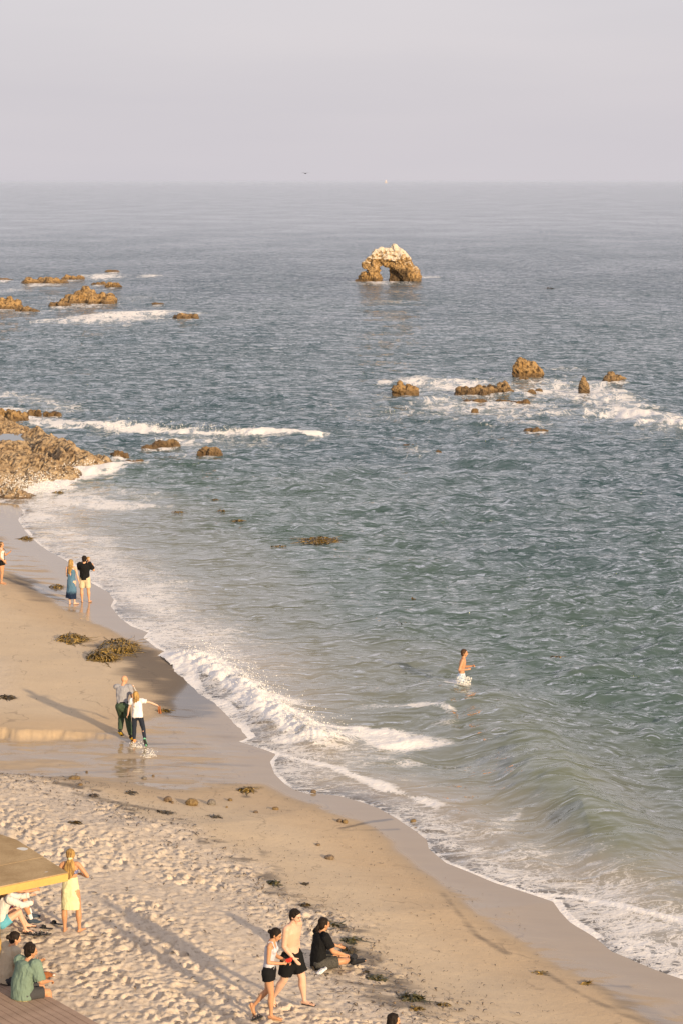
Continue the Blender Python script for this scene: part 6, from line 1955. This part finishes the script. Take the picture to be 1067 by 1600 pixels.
slide(52, 1463, -0.4, 'strappy dark sandal lying left in the heap nearest the heads on the deck', 'rubber', 'strappy_sandal')
slide(402, 1594, 0.9, 'dark sandal half buried in the sand left of the walking woman', 'rubber', 'strappy_sandal', False)
g = ground(72, 1527)
o = empty('crumpled_bag', (g.x, g.y, g.z + 0.04), 0.4); tag(o, 'crumpled brown and silver wrapper on the sand just beyond the deck', 'wrapper')
Prims().ell((0, 0, 0), (0.12, 0.09, 0.05)).ell((0.1, -0.03, -0.01), (0.07, 0.05, 0.03)).blob('foil', M['brown_leather'], o, 0.012, 0, disp=craggy(0.03, 12, 4), flat=True)
Prims().ell((0.14, -0.06, 0.0), (0.03, 0.02, 0.02)).plain('shiny_end', M['metal'], o)

# ------------------------------------------------------------------ far things
y = 260.0; u = (477.5 - 533.5) / F_PX; v_ = -(271.0 - 800) / F_PX
tt_ = y / (math.cos(PITCH) + v_ * math.sin(PITCH))
gull = empty('seabird', (u * tt_, y, H_CAM + tt_ * (-math.sin(PITCH) + v_ * math.cos(PITCH))), 0.5)
tag(gull, 'dark seabird gliding low above the horizon left of centre', 'bird')
MB = cloth('bird_grey', (0.10, 0.10, 0.11))
Prims().loft([(0, -0.22, 0), (0, -0.05, 0), (0, 0.10, 0.01), (0, 0.20, 0.03)], [0.02, 0.055, 0.05, 0.022]).plain('body', MB, gull)
for sd in (1, -1):
    Prims().loft([(0.03 * sd, 0.03, 0.01), (0.28 * sd, 0.06, 0.10), (0.52 * sd, -0.06, 0.05)], [(0.075, 0.010), (0.06, 0.008), (0.012, 0.004)], side=(0, 1, 0), n=8).plain('wing', MB, gull)
Prims().loft([(0, -0.20, 0), (0, -0.32, 0)], [(0.03, 0.008), (0.05, 0.004)], n=8).plain('tail', MB, gull)
D = 13500.0
sb = empty('sailboat', ((602 - 533.5) / F_PX * D, D, 0), 0.3)
tag(sb, 'tiny white sailboat on the horizon right of centre', 'boat')
MW = cloth('sail_white', (0.55, 0.50, 0.50))
Prims().loft([(-8, 0, 0.8), (0, 0, 0.6), (8, 0, 1.2)], [(2.0, 1.2), (2.6, 1.6), (0.4, 0.8)], side=(0, 1, 0)).plain('hull', MW, sb)
Prims().loft([(0, 0, 0), (0, 0, 26)], [0.2, 0.1], n=6).plain('mast', MW, sb)
for nm_, pts_ in (('mainsail', [(-0.5, 0.1, 2.5), (-7.5, 0.9, 2.5), (-0.4, 0.1, 21)]), ('jib', [(0.5, -0.1, 2.2), (7.5, 0.4, 2.2), (0.4, -0.1, 22)])):
    p = Prims()
    A_, B_, C_ = [Vector(q_) for q_ in pts_]
    p.loft([(A_ + B_) / 2, (A_ + B_) / 4 + C_ / 2, C_], [((A_ - B_).length / 2, 0.12), ((A_ - B_).length / 4, 0.12), (0.1, 0.05)], side=(A_ - B_).normalized(), n=8, caps=(False, False))
    p.plain(nm_, MW, sb)
# ------------------------------------------------------------------ marine haze
HZ = 16.6
bm = bmesh.new()
bmesh.ops.create_cube(bm, size=1.0)
for v in bm.verts:
    v.co = Vector((v.co.x * 92000, 15000 + v.co.y * 33000, (HZ if v.co.z > 0 else -5.0)))
me = bpy.data.meshes.new('haze'); bm.to_mesh(me); bm.free()
mh = bpy.data.materials.new('haze_air'); mh.use_nodes = True
mh.node_tree.nodes.clear()
ho = mh.node_tree.nodes.new('ShaderNodeOutputMaterial'); hv = mh.node_tree.nodes.new('ShaderNodeVolumePrincipled')
hv.inputs['Color'].default_value = (0.62, 0.74, 0.95, 1); hv.inputs['Density'].default_value = 1.0 / 160000
mh.node_tree.links.new(hv.outputs[0], ho.inputs['Volume'])
tag(link_mesh('haze', me, mh), kind='stuff')
